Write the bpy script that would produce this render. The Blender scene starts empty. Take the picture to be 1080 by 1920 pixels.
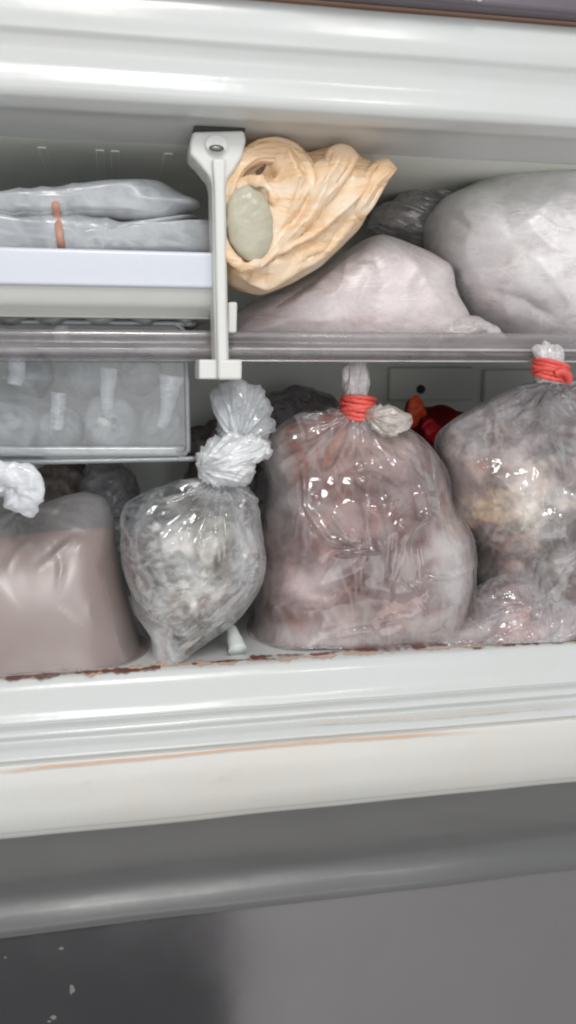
import bpy, bmesh, math, random
import numpy as np
from mathutils import Vector, Matrix, Euler

random.seed(4)
R = math.radians
S = bpy.context.scene
C = S.collection

# ------------------------------------------------------------------ camera
EYE = Vector((0.0, -0.62, 1.20))
FPX = 1600.0                                  # focal length in photograph pixels (1080 x 1920)
YAW, PITCH = R(11.0), R(9.23)
cam_d = bpy.data.cameras.new('camera')
cam = bpy.data.objects.new('camera', cam_d)
C.objects.link(cam)
cam.location = EYE
cam.rotation_euler = Euler((R(90) - PITCH, 0, -YAW), 'XYZ')
cam_d.sensor_fit = 'VERTICAL'
cam_d.sensor_height = 36.0
cam_d.lens = 36.0 * FPX / 1920.0
cam_d.clip_start, cam_d.clip_end = 0.01, 50
cam_d.dof.use_dof = True
cam_d.dof.focus_distance = 0.70
cam_d.dof.aperture_fstop = 7.0
S.camera = cam
S.cycles.filter_width = 2.1
S.cycles.use_denoising = True
S.cycles.transparent_max_bounces = 24
S.cycles.max_bounces = 10
S.cycles.sample_clamp_indirect = 4.0

# ------------------------------------------------------------------ light
W = bpy.data.worlds.new('World')
S.world = W
W.use_nodes = True
bg = W.node_tree.nodes['Background']
bg.inputs[0].default_value = (0.93, 0.97, 1.0, 1)
bg.inputs[1].default_value = 1.0


def area(name, loc, target, size, watts, col):
    l = bpy.data.lights.new(name, 'AREA')
    l.shape = 'DISK'
    l.size = size
    l.energy = watts
    l.color = col
    o = bpy.data.objects.new(name, l)
    C.objects.link(o)
    o.location = loc
    o.rotation_euler = (Vector(target) - Vector(loc)).to_track_quat('-Z', 'Y').to_euler()


area('room_ceiling_lamp', (0.0, -1.6, 2.5), (0.1, -0.9, 0.0), 0.55, 34.0, (1.0, 0.98, 0.95))
area('soft_fill', (0.15, -1.9, 1.75), (0.15, 0.15, 1.2), 1.9, 11.5, (0.96, 0.98, 1.0))  # unseen fill light added to brighten the freezer interior and undersides
area('low_fill', (0.2, -2.9, 0.35), (0.15, 0.2, 1.35), 2.0, 34.0, (1.0, 0.99, 0.97))  # low fill added out of view to lift the freezer ceiling
area('small_bulb', (-0.75, -1.25, 2.1), (0.1, 0.1, 1.2), 0.11, 3.4, (1.0, 0.98, 0.96))
area('small_bulb', (0.55, -1.35, 2.0), (0.1, 0.1, 1.2), 0.11, 3.0, (1.0, 0.98, 0.96))
S.view_settings.view_transform = 'Standard'
S.view_settings.look = 'None'
S.view_settings.exposure = -0.80

# ------------------------------------------------------------------ layout helpers
ROT = np.array(cam.rotation_euler.to_matrix())
EY = np.array(EYE)


def U(px, py, Y):
    """point of the plane y = Y that stands at the photograph pixel (px, py)"""
    d = ROT @ np.array([(px - 540) / FPX, -(py - 960) / FPX, -1.0])
    t = (Y - EY[1]) / d[1]
    return EY + d * t


def proj(P):
    q = (np.asarray(P) - EY) @ ROT
    return 540 - FPX * q[..., 0] / q[..., 2], 960 + FPX * q[..., 1] / q[..., 2]


# ------------------------------------------------------------------ noise
_rng = np.random.RandomState(7)
_perm = _rng.permutation(512)
_perm = np.concatenate([_perm, _perm, _perm])
_grad = _rng.normal(size=(512, 3))
_grad /= np.linalg.norm(_grad, axis=1)[:, None]


def noise(p):
    p = np.asarray(p, float)
    i = np.floor(p).astype(int)
    f = p - i
    u = f * f * f * (f * (f * 6 - 15) + 10)
    i &= 511
    out = 0
    for a in (0, 1):
        for b in (0, 1):
            for c in (0, 1):
                h = _perm[_perm[_perm[(i[:, 0] + a) & 511] + ((i[:, 1] + b) & 511)] + ((i[:, 2] + c) & 511)]
                g = _grad[h]
                d = g[:, 0] * (f[:, 0] - a) + g[:, 1] * (f[:, 1] - b) + g[:, 2] * (f[:, 2] - c)
                w = (u[:, 0] if a else 1 - u[:, 0]) * (u[:, 1] if b else 1 - u[:, 1]) * (u[:, 2] if c else 1 - u[:, 2])
                out = out + d * w
    return out * 1.6


def fbm(p, n=4):
    s, a, t = 0, 1.0, 0
    for k in range(n):
        s = s + a * noise(p * 2 ** k + 17.3 * k)
        t += a
        a *= 0.5
    return s / t


def ridged(p, n=3):
    s, a, t = 0, 1.0, 0
    for k in range(n):
        s = s + a * (1 - np.abs(noise(p * 1.9 ** k + 31.7 * k)) * 2.2)
        t += a
        a *= 0.5
    return s / t


def rotm(ax, deg):
    return np.array(Matrix.Rotation(R(deg), 3, ax))


# ------------------------------------------------------------------ materials
def srgb(r, g, b):
    f = lambda c: ((c / 255 + 0.055) / 1.055) ** 2.4 if c > 10 else c / 255 / 12.92
    return (f(r), f(g), f(b), 1)


def new_mat(name):
    m = bpy.data.materials.new(name)
    m.use_nodes = True
    nt = m.node_tree
    for n in list(nt.nodes):
        nt.nodes.remove(n)
    return m, nt


def N(nt, kind, **kw):
    n = nt.nodes.new(kind)
    for k, v in kw.items():
        if isinstance(k, str) and hasattr(n, k):
            setattr(n, k, v)
        else:
            n.inputs[k].default_value = v
    return n


def coords(nt, scale=(1, 1, 1), rot=(0, 0, 0)):
    t = N(nt, 'ShaderNodeTexCoord')
    m = N(nt, 'ShaderNodeMapping')
    m.inputs['Scale'].default_value = scale
    m.inputs['Rotation'].default_value = rot
    nt.links.new(t.outputs['Object'], m.inputs['Vector'])
    return m.outputs['Vector']


def ntex(nt, vec, scale, detail=4, rough=0.55, dist=0.0):
    n = N(nt, 'ShaderNodeTexNoise')
    n.inputs['Scale'].default_value = scale
    n.inputs['Detail'].default_value = detail
    n.inputs['Roughness'].default_value = rough
    n.inputs['Distortion'].default_value = dist
    nt.links.new(vec, n.inputs['Vector'])
    return n.outputs[0]


def ramp(nt, fac, stops):
    r = N(nt, 'ShaderNodeValToRGB')
    e = r.color_ramp.elements
    while len(e) < len(stops):
        e.new(0.5)
    for i, (p, c) in enumerate(stops):
        e[i].position = p
        e[i].color = c if len(c) == 4 else (*c, 1)
    nt.links.new(fac, r.inputs[0])
    return r.outputs[0]


def mixc(nt, fac, a, b, mode='MIX'):
    m = N(nt, 'ShaderNodeMix', data_type='RGBA', blend_type=mode)
    for s, v in ((m.inputs[0], fac), (m.inputs[6], a), (m.inputs[7], b)):
        if isinstance(v, bpy.types.NodeSocket):
            nt.links.new(v, s)
        else:
            s.default_value = v
    return m.outputs[2]


def mth(nt, op, a, b=0.0, clamp=False):
    m = N(nt, 'ShaderNodeMath', operation=op, use_clamp=clamp)
    for s, v in ((m.inputs[0], a), (m.inputs[1], b)):
        if isinstance(v, bpy.types.NodeSocket):
            nt.links.new(v, s)
        else:
            s.default_value = v
    return m.outputs[0]


def bump(nt, h, dist=0.001, strength=1.0):
    b = N(nt, 'ShaderNodeBump')
    b.inputs['Distance'].default_value = dist
    b.inputs['Strength'].default_value = strength
    nt.links.new(h, b.inputs['Height'])
    return b.outputs[0]


def plastic(name, col, rough=0.3, dirt=None, amount=0.15, spec=0.5, bumpd=0.0003, metallic=0.0, dscale=9, coat=0.0):
    m, nt = new_mat(name)
    v = coords(nt)
    base = col
    big = ntex(nt, v, dscale, 5, 0.6, 0.4)
    f = ramp(nt, big, [(0.42, (0, 0, 0)), (0.72, (1, 1, 1))])
    f = mth(nt, 'MULTIPLY', f, amount)
    base = mixc(nt, f, col, dirt or tuple(c * 0.7 for c in col[:3]) + (1,))
    fine = ntex(nt, v, 260, 2, 0.5)
    base = mixc(nt, mth(nt, 'MULTIPLY', fine, 0.10), base, tuple(c * 0.75 for c in col[:3]) + (1,))
    p = N(nt, 'ShaderNodeBsdfPrincipled')
    p.inputs['Metallic'].default_value = metallic
    p.inputs['Specular IOR Level'].default_value = spec
    p.inputs['Coat Weight'].default_value = coat
    nt.links.new(base, p.inputs['Base Color'])
    r = mth(nt, 'ADD', mth(nt, 'MULTIPLY', big, 0.22), rough - 0.1, True)
    nt.links.new(r, p.inputs['Roughness'])
    nt.links.new(bump(nt, ntex(nt, v, 35, 3), bumpd), p.inputs['Normal'])
    o = N(nt, 'ShaderNodeOutputMaterial')
    nt.links.new(p.outputs[0], o.inputs[0])
    return m


def film(name, milk=0.3, tint=(0.9, 0.9, 0.92), crinkle=0.0012, gloss=0.11, attr=False, cs=55, rot=(0.5, 0.4, 0.9), trans=(0.95, 0.95, 0.96), stretch=(1, 1, 3.2), amt=0.35, edge=0.35, cr=1.0):
    """thin plastic film: see-through, a little milky, with sharp crinkle highlights"""
    m, nt = new_mat(name)
    v = coords(nt, stretch, rot)
    v0 = coords(nt)
    a = ntex(nt, v, cs, 3, 0.5, 0.8)
    ra = mth(nt, 'ABSOLUTE', mth(nt, 'SUBTRACT', a, 0.5))
    b = ntex(nt, v0, cs * 0.42, 4, 0.6, 1.2)
    rb = mth(nt, 'ABSOLUTE', mth(nt, 'SUBTRACT', b, 0.5))
    h = mth(nt, 'ADD', mth(nt, 'MULTIPLY', ra, -1.2), mth(nt, 'MULTIPLY', rb, -1.6))
    zone = ntex(nt, v0, 17, 2, 0.5)
    zone = ramp(nt, zone, [(0.44, (0.12, 0.12, 0.12)), (0.66, (1, 1, 1))])
    nrm = bump(nt, mth(nt, 'MULTIPLY', h, zone), crinkle * 1.5, 1.0)
    soft = bump(nt, h, crinkle * 0.5, 1.0)
    tr = N(nt, 'ShaderNodeBsdfTransparent')
    tr.inputs[0].default_value = (*trans, 1)
    df = N(nt, 'ShaderNodeBsdfDiffuse')
    df.inputs[0].default_value = (*tint, 1)
    tl = N(nt, 'ShaderNodeBsdfTranslucent')
    tl.inputs[0].default_value = (*tint, 1)
    nt.links.new(soft, df.inputs['Normal'])
    dm = N(nt, 'ShaderNodeMixShader')
    dm.inputs[0].default_value = 0.3
    nt.links.new(df.outputs[0], dm.inputs[1])
    nt.links.new(tl.outputs[0], dm.inputs[2])
    lw = N(nt, 'ShaderNodeLayerWeight')
    lw.inputs['Blend'].default_value = 0.35
    patch = ntex(nt, v0, 22, 4, 0.6, 0.6)
    pf = mth(nt, 'MULTIPLY', mth(nt, 'SUBTRACT', patch, 0.42), amt * 3.0)
    crease = mth(nt, 'MULTIPLY', mth(nt, 'SUBTRACT', 0.04, mth(nt, 'MINIMUM', ra, rb)), 3.0 * cr, False)
    mk = mth(nt, 'ADD', mth(nt, 'ADD', milk, pf), mth(nt, 'ADD', mth(nt, 'MULTIPLY', lw.outputs['Facing'], edge), crease))
    if attr:
        at = N(nt, 'ShaderNodeAttribute', attribute_name='milk')
        mk = mth(nt, 'ADD', mk, at.outputs['Fac'])
    mk = mth(nt, 'MAXIMUM', mk, 0.02)
    mk = mth(nt, 'MINIMUM', mk, 0.98)
    m1 = N(nt, 'ShaderNodeMixShader')
    nt.links.new(mk, m1.inputs[0])
    nt.links.new(tr.outputs[0], m1.inputs[1])
    nt.links.new(dm.outputs[0], m1.inputs[2])
    g = N(nt, 'ShaderNodeBsdfGlossy')
    g.inputs['Roughness'].default_value = gloss
    nt.links.new(nrm, g.inputs['Normal'])
    fr = N(nt, 'ShaderNodeFresnel')
    fr.inputs['IOR'].default_value = 1.5
    gf = mth(nt, 'MINIMUM', mth(nt, 'ADD', mth(nt, 'MULTIPLY', fr.outputs[0], 0.55), 0.05), 0.35)
    m2 = N(nt, 'ShaderNodeMixShader')
    nt.links.new(gf, m2.inputs[0])
    nt.links.new(m1.outputs[0], m2.inputs[1])
    nt.links.new(g.outputs[0], m2.inputs[2])
    o = N(nt, 'ShaderNodeOutputMaterial')
    nt.links.new(m2.outputs[0], o.inputs[0])
    return m


def food(name, rough=0.5, grain=70, bumpd=0.0015, mott=0.5, sss=0.0):
    """frozen food; the colour patches sit in the mesh attribute 'tone', the grain is procedural"""
    m, nt = new_mat(name)
    v = coords(nt)
    at = N(nt, 'ShaderNodeAttribute', attribute_name='tone')
    n1 = ntex(nt, v, grain, 5, 0.62, 0.6)
    dark = mixc(nt, 1.0, at.outputs['Color'], (0.42, 0.33, 0.31, 1), 'MULTIPLY')
    lite = mixc(nt, 0.28, at.outputs['Color'], (0.8, 0.77, 0.76, 1))
    c = mixc(nt, ramp(nt, n1, [(0.35, (0, 0, 0)), (0.65, (1, 1, 1))]), dark, lite)
    c = mixc(nt, mott, at.outputs['Color'], c)
    p = N(nt, 'ShaderNodeBsdfPrincipled')
    p.inputs['Roughness'].default_value = rough
    if sss:
        p.inputs['Subsurface Weight'].default_value = sss
        p.inputs['Subsurface Scale'].default_value = 0.004
    nt.links.new(c, p.inputs['Base Color'])
    nt.links.new(bump(nt, n1, bumpd), p.inputs['Normal'])
    o = N(nt, 'ShaderNodeOutputMaterial')
    nt.links.new(p.outputs[0], o.inputs[0])
    return m


def soft_bag(name, col, dark, rough=0.42, transl=0.35, grain=30, bumpd=0.004, stretch=(1, 1, 1), rot=(0, 0, 0), amt=1.0):
    m, nt = new_mat(name)
    v = coords(nt, stretch, rot)
    n1 = ntex(nt, v, grain, 5, 0.6, 0.9)
    n2 = mth(nt, 'ABSOLUTE', mth(nt, 'SUBTRACT', n1, 0.5))
    c = mixc(nt, mth(nt, 'MULTIPLY', ramp(nt, n1, [(0.35, (0, 0, 0)), (0.7, (1, 1, 1))]), amt), dark, col)
    b = bump(nt, mth(nt, 'ADD', n1, mth(nt, 'MULTIPLY', n2, -1.4)), bumpd)
    p = N(nt, 'ShaderNodeBsdfPrincipled')
    p.inputs['Roughness'].default_value = rough
    nt.links.new(c, p.inputs['Base Color'])
    nt.links.new(b, p.inputs['Normal'])
    t = N(nt, 'ShaderNodeBsdfTranslucent')
    nt.links.new(c, t.inputs[0])
    mx = N(nt, 'ShaderNodeMixShader')
    mx.inputs[0].default_value = transl
    nt.links.new(p.outputs[0], mx.inputs[1])
    nt.links.new(t.outputs[0], mx.inputs[2])
    o = N(nt, 'ShaderNodeOutputMaterial')
    nt.links.new(mx.outputs[0], o.inputs[0])
    return m


M = {}
M['liner'] = plastic('liner_plastic', srgb(202, 204, 203), 0.20, srgb(196, 190, 178), 0.22)
M['flange'] = plastic('flange_plastic', srgb(210, 209, 205), 0.28, srgb(214, 196, 170), 0.30, dscale=7)
M['inner'] = plastic('inner_wall_plastic', srgb(232, 235, 227), 0.5, srgb(204, 206, 190), 0.3)
M['bracket'] = plastic('bracket_plastic', srgb(214, 214, 210), 0.35, srgb(190, 184, 172), 0.2)
M['tray'] = plastic('white_tray_plastic', srgb(206, 209, 218), 0.25, srgb(205, 206, 212), 0.2)
M['door'] = plastic('door_cap_grey_plastic', srgb(92, 92, 92), 0.31, srgb(82, 81, 80), 0.5, coat=0.0)
M['door_metal'] = plastic('door_grey_metal', srgb(136, 134, 137), 0.15, srgb(128, 126, 129), 0.5, bumpd=0.00006, metallic=0.85)
M['door_dark'] = plastic('dark_glass_panel', srgb(52, 53, 56), 0.2, srgb(70, 72, 74), 0.6, dscale=14, coat=0.3)
M['topdark'] = plastic('dark_mauve_paint', srgb(100, 92, 100), 0.3, srgb(70, 64, 72), 0.4)
M['gap'] = plastic('dark_rubber_gasket', srgb(52, 50, 48), 0.6)
M['screw'] = plastic('screw_steel', srgb(120, 118, 112), 0.35, metallic=0.8)
M['red_tie'] = plastic('red_rubber_band', srgb(228, 96, 86), 0.45, srgb(190, 40, 46), 0.6, dscale=60)
M['brown_band'] = plastic('brown_rubber_band', srgb(190, 142, 124), 0.5, srgb(165, 112, 96), 0.5, dscale=60)
M['cap'] = plastic('white_cap_plastic', srgb(205, 210, 206), 0.4)


# ------------------------------------------------------------------ object helpers
def props(o, label=None, cat=None, group=None, kind=None):
    for k, v in (('label', label), ('category', cat), ('group', group), ('kind', kind)):
        if v:
            o[k] = v
    return o


def thing(name, label, cat, loc, group=None):
    o = bpy.data.objects.new(name, None)
    o.empty_display_size = 0.02
    C.objects.link(o)
    o.location = loc
    return props(o, label, cat, group)


def link(name, me, mat, parent=None, smooth=True, label=None, kind=None):
    o = bpy.data.objects.new(name, me)
    C.objects.link(o)
    if mat:
        me.materials.append(mat)
    if smooth:
        me.polygons.foreach_set('use_smooth', [True] * len(me.polygons))
    if parent:
        o.parent = parent
        off = parent.location.copy()
        p = parent.parent
        while p:
            off += p.location
            p = p.parent
        me.transform(Matrix.Translation(-off))
    props(o, label, kind=kind)
    me.update()
    return o


def mesh_np(name, V, F):
    me = bpy.data.meshes.new(name)
    me.vertices.add(len(V))
    me.vertices.foreach_set('co', np.asarray(V, np.float32).ravel())
    F = np.asarray(F, np.int32)
    k = F.shape[1]
    me.loops.add(F.size)
    me.loops.foreach_set('vertex_index', F.ravel())
    me.polygons.add(len(F))
    me.polygons.foreach_set('loop_start', np.arange(0, F.size, k, dtype=np.int32))
    me.update(calc_edges=True)
    me.validate()
    return me


def set_attr(me, name, arr):
    if arr.ndim == 1:
        a = me.attributes.new(name, 'FLOAT', 'POINT')
        a.data.foreach_set('value', arr.astype(np.float32))
    else:
        a = me.attributes.new(name, 'FLOAT_COLOR', 'POINT')
        a.data.foreach_set('color', arr.astype(np.float32).ravel())


def outline_fn(pts, rounded=0.6):
    """radius as a function of angle of a closed outline (star shaped about its centre)"""
    P = np.array(pts, float)
    n = len(P)
    dense = []
    for i in range(n):
        a, b, c, d = P[i - 1], P[i], P[(i + 1) % n], P[(i + 2) % n]
        for t in np.linspace(0, 1, 14, endpoint=False):
            cr = 0.5 * ((2 * b) + (-a + c) * t + (2 * a - 5 * b + 4 * c - d) * t * t + (-a + 3 * b - 3 * c + d) * t ** 3)
            li = b + (c - b) * t
            dense.append(cr * rounded + li * (1 - rounded))
    return np.array(dense)


def puff(pts, Y, T, centre=None, nseg=240, nring=110, e=0.75, ed=1.0, scale=1.0, disp=None, floor=None, ycut=None, tback=None, lean=0.0, ymin=None, wedge=0.0):
    """closed, inflated body: its outline stands in plane y=Y and it is 2T thick.
    disp(P, N) -> metres along the normal"""
    D = outline_fn(pts)
    c = np.array(centre if centre is not None else ((D[:, 0].min() + D[:, 0].max()) / 2, (D[:, 1].min() + D[:, 1].max()) / 2))
    th = np.arctan2(-(D[:, 1] - c[1]), D[:, 0] - c[0])
    r = np.hypot(D[:, 0] - c[0], D[:, 1] - c[1])
    o = np.argsort(th)
    th, r = th[o], r[o]
    th = np.concatenate([th - 2 * np.pi, th, th + 2 * np.pi])
    r = np.concatenate([r, r, r])
    A = np.linspace(-np.pi, np.pi, nseg, endpoint=False)
    rr = np.interp(A, th, r) * scale
    W0 = U(c[0], c[1], Y)
    edge = np.array([U(c[0] + q * math.cos(a), c[1] - q * math.sin(a), Y) for a, q in zip(A, rr)])
    ph = np.linspace(-np.pi / 2, np.pi / 2, nring + 2)[1:-1]
    rho = np.cos(ph) ** e
    dep = np.sign(np.sin(ph)) * np.abs(np.sin(ph)) ** ed
    tb = T if tback is None else tback
    V = [W0 + np.array([0, -T, 0])]
    G = W0[None, None, :] + rho[:, None, None] * (edge[None] - W0[None, None, :])
    G[..., 1] = Y + np.where(dep < 0, dep * T, dep * tb)[:, None]
    V = np.concatenate([[W0 + [0, -T, 0]], G.reshape(-1, 3), [W0 + [0, tb, 0]]])
    if wedge:                                  # the body thins out towards its neck
        q = np.clip((V[:, 2].max() - V[:, 2]) / wedge, 0, 1)
        V[:, 1] = Y + (V[:, 1] - Y) * (0.22 + 0.78 * np.sin(q * np.pi / 2))
    if lean:
        V[:, 1] += lean * (V[:, 2] - W0[2])
    if floor is not None:                      # soft sag onto the floor
        V[:, 2] = np.maximum(V[:, 2], floor)
    F = []
    idx = 1 + np.arange(nring * nseg).reshape(nring, nseg)
    a = idx[:-1]
    b = idx[1:]
    q = np.stack([a, np.roll(a, -1, 1), np.roll(b, -1, 1), b], -1).reshape(-1, 4)
    # caps as degenerate-free triangles joined in pairs of quads
    cap1 = [(0, idx[0, (j + 2) % nseg], idx[0, (j + 1) % nseg], idx[0, j]) for j in range(0, nseg, 2)]
    L = len(V) - 1
    cap2 = [(L, idx[-1, j], idx[-1, (j + 1) % nseg], idx[-1, (j + 2) % nseg]) for j in range(0, nseg, 2)]
    F = np.concatenate([q, np.array(cap1), np.array(cap2)])
    # normals by accumulation
    if disp is not None:
        for d in (disp if isinstance(disp, (list, tuple)) else [disp]):
            fn = np.cross(V[F[:, 2]] - V[F[:, 0]], V[F[:, 3]] - V[F[:, 1]])
            nn = np.zeros_like(V)
            for k in range(4):
                np.add.at(nn, F[:, k], fn)
            nn /= np.linalg.norm(nn, axis=1)[:, None] + 1e-12
            outw = ((V - V.mean(0)) * nn).sum(1).mean()
            if outw < 0:
                nn = -nn
            V = V + nn * d(V, nn)[:, None]
            if floor is not None:
                V[:, 2] = np.maximum(V[:, 2], floor)
        if ymin is not None:
            V[:, 1] = np.maximum(V[:, 1], ymin)
    return V, F


def lin(c):
    return np.array(srgb(*c)[:3])


def tones(V, base, blobs, jitter=0.25, seed=0.0, scale=45, fat=0.0, fatc=(214, 188, 178), lean=None):
    """albedo patches: base colour, blobs (px, py, rx, ry, colour, strength)"""
    x, y = proj(V)
    wob = np.stack([fbm(V * scale + seed, 3), fbm(V * scale + seed + 9.1, 3)], 1) * 38
    x = x + wob[:, 0]
    y = y + wob[:, 1]
    col = np.tile(lin(base), (len(V), 1))
    for (bx, by, rx, ry, c, s) in blobs:
        w = s * np.exp(-(((x - bx) / rx) ** 2 + ((y - by) / ry) ** 2) ** 1.5)
        col = col * (1 - w[:, None]) + lin(c) * w[:, None]
    if fat:                                    # separate pieces: pale fat and dark lean with clear edges
        for cc, sg, sd in ((fatc, 1, 3.1), (lean or tuple(c * 0.62 for c in base), -1, 8.7)):
            q = np.clip((sg * fbm(V * 38 + sd + seed, 4) - 0.16) * 9, 0, 1) * fat
            col = col * (1 - q[:, None]) + lin(cc) * q[:, None]
    n = fbm(V * scale * 1.7 + seed + 4.4, 4)
    col = col * (1 + jitter * n[:, None])
    return np.concatenate([np.clip(col, 0, 1), np.ones((len(V), 1))], 1)


def crumple(amp=0.002, f=28, ax='Y', deg=30, st=(1, 1, 2.5), seed=0.0, big=0.0, bigf=9, n=3):
    m = rotm(ax, deg)

    def d(P, NN):
        q = (P @ m.T) * np.array(st)
        warp = np.stack([noise(P * 14 + seed), noise(P * 14 + seed + 5), noise(P * 14 + seed + 11)], 1) * 0.02
        h = amp * (ridged((q + warp) * f + seed, n) - 0.45)
        if big:
            h = h + big * fbm(P * bigf + seed, 3)
        return h
    return d


def creases(box, n, ang=-22, spread=28, length=(30, 90), w=(3.5, 6), amp=(0.0008, 0.0024), seed=0):
    """separate sharp folds of the film, laid out inside a pixel box"""
    rg = random.Random(seed)
    segs = []
    for k in range(n):
        x, y = rg.uniform(box[0], box[2]), rg.uniform(box[1], box[3])
        a = R(ang + rg.gauss(0, spread))
        L = rg.uniform(*length) / 2
        segs.append((x, y, math.cos(a), math.sin(a), L, rg.uniform(*w), rg.uniform(*amp) * rg.choice((1, 1, -0.8)), rg.uniform(-0.012, 0.012)))

    def d(P, NN):
        x, y = proj(P)
        h = np.zeros(len(P))
        front = np.clip(-NN[:, 1] * 2, 0, 1)
        for (cx, cy, ca, sa, L, ww, am, cv) in segs:
            u = (x - cx) * ca + (y - cy) * sa
            v = -(x - cx) * sa + (y - cy) * ca + cv * u * u * 0.6
            t = np.clip(1 - (u / L) ** 2, 0, 1)
            h += am * t * (np.exp(-np.abs(v) / ww) - 0.5 * np.exp(-np.abs(v + ww * 2.2) / (ww * 1.6)))
        return h * front
    return d


def folds(lines):
    """hand laid folds: (points in pixels, width px, height m) - positive ridge, negative valley"""
    def d(P, NN):
        x, y = proj(P)
        wx = x + 7 * noise(P * 30 + 3)
        wy = y + 7 * noise(P * 30 + 8)
        h = np.zeros(len(P))
        for pts, w, am in lines:
            best = np.full(len(P), 1e9)
            tt = np.zeros(len(P))
            n = len(pts) - 1
            for i in range(n):
                (ax, ay), (bx_, by_) = pts[i], pts[i + 1]
                dx, dy_ = bx_ - ax, by_ - ay
                t = np.clip(((wx - ax) * dx + (wy - ay) * dy_) / (dx * dx + dy_ * dy_), 0, 1)
                q = np.hypot(wx - ax - t * dx, wy - ay - t * dy_)
                m = q < best
                best = np.where(m, q, best)
                tt = np.where(m, (i + t) / n, tt)
            h += am * np.exp(-np.abs(best / w) ** 1.3) * np.clip(np.minimum(tt, 1 - tt) * 5, 0.15, 1)
        return h * np.clip(-NN[:, 1] * 2, 0, 1)
    return d


def pleats(nx, ny, amp=0.003, k=9.0, L=90, seed=0.0):
    """folds that fan out from the neck of a bag, (nx, ny) in photograph pixels, L their reach"""
    def d(P, NN):
        x, y = proj(P)
        a = np.arctan2(y - ny, x - nx)
        r = np.hypot(x - nx, y - ny)
        q = np.stack([a * k, r / 160.0, P[:, 1] * 25], 1)
        return amp * (ridged(q + seed, 2) - 0.5) * np.exp(-(r / L) ** 2) * np.clip(r / 14, 0, 1)
    return d


def body(name, pts, Y, T, mat, parent, tone=None, milk=None, label=None, kind=None, **kw):
    V, F = puff(pts, Y, T, **kw)
    me = mesh_np(name, V, F)
    if tone is not None:
        set_attr(me, 'tone', tones(V, *tone[:2], **(tone[2] if len(tone) > 2 else {})))
    if milk is not None:
        x, y = proj(V)
        a = np.zeros(len(V))
        for (bx, by, rx, ry, s) in milk:
            a += s * np.exp(-(((x - bx) / rx) ** 2 + ((y - by) / ry) ** 2) ** 1.5)
        set_attr(me, 'milk', a)
    return link(name, me, mat, parent, label=label, kind=kind)


def tube(name, P, rad, mat, parent, nseg=14, label=None, flat=1.0, groove=0.0, disp=0.0, dseed=0.0, closed=False, df=120):
    """tube along world points P with radii rad"""
    P = np.array(P, float)
    rad = np.array(rad if hasattr(rad, '__len__') else [rad] * len(P), float)
    n = len(P)
    m = n * 7 if not closed else n * 7
    if closed:
        ext = np.vstack([P[-1:], P, P[:2]])
        er = np.concatenate([rad[-1:], rad, rad[:2]])
        T = np.linspace(0, n, m, endpoint=False)
    else:
        ext = np.vstack([2 * P[0] - P[1], P, 2 * P[-1] - P[-2]])
        er = np.concatenate([rad[:1], rad, rad[-1:]])
        T = np.linspace(0, n - 1 - 1e-6, m)
    pts, rr = [], []
    for t in T:
        i = int(t)
        f = t - i
        a, b, c, d = ext[i:i + 4]
        pts.append(0.5 * ((2 * b) + (-a + c) * f + (2 * a - 5 * b + 4 * c - d) * f * f + (-a + 3 * b - 3 * c + d) * f ** 3))
        rr.append(er[i + 1] * (1 - f) + er[i + 2] * f)
    pts, rr = np.array(pts), np.array(rr)
    tg = (np.roll(pts, -1, 0) - np.roll(pts, 1, 0)) if closed else np.gradient(pts, axis=0)
    tg /= np.linalg.norm(tg, axis=1)[:, None] + 1e-12
    up = np.array([0, 1.0, 0.001])
    V = []
    for p, t, r in zip(pts, tg, rr):
        s = np.cross(t, up)
        s /= np.linalg.norm(s) + 1e-9
        u = np.cross(s, t)
        for k in range(nseg):
            a = 2 * math.pi * k / nseg
            V.append(p + r * (math.cos(a) * s + flat * math.sin(a) * u))
    V = np.array(V)
    if disp:
        cen = np.repeat(pts, nseg, 0)
        dd = V - cen
        V = V + dd / (np.linalg.norm(dd, axis=1)[:, None] + 1e-9) * (disp * ridged(V * df + dseed, 2))[:, None]
    if groove:
        cen = np.repeat(pts, nseg, 0)
        ang = np.tile(np.arange(nseg) * 2 * math.pi / nseg, len(pts))
        al = np.repeat(np.arange(len(pts)) / len(pts), nseg)
        g = ridged(np.stack([np.cos(ang) * 1.9 + dseed, np.sin(ang) * 1.9, al * 1.3 + dseed], 1), 2)
        V = cen + (V - cen) * (1 + groove * (g - 0.5))[:, None]
    F = []
    rows = len(pts)
    for i in range(rows if closed else rows - 1):
        for k in range(nseg):
            j = (i + 1) % rows
            F.append((i * nseg + k, i * nseg + (k + 1) % nseg, j * nseg + (k + 1) % nseg, j * nseg + k))
    bm = bmesh.new()
    vs = [bm.verts.new(v) for v in V]
    for f in F:
        bm.faces.new([vs[q] for q in f])
    if not closed:
        bm.faces.new(vs[:nseg][::-1])
        bm.faces.new(vs[-nseg:])
    bmesh.ops.recalc_face_normals(bm, faces=bm.faces)
    me = bpy.data.meshes.new(name)
    bm.to_mesh(me)
    bm.free()
    return link(name, me, mat, parent, label=label)


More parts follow.
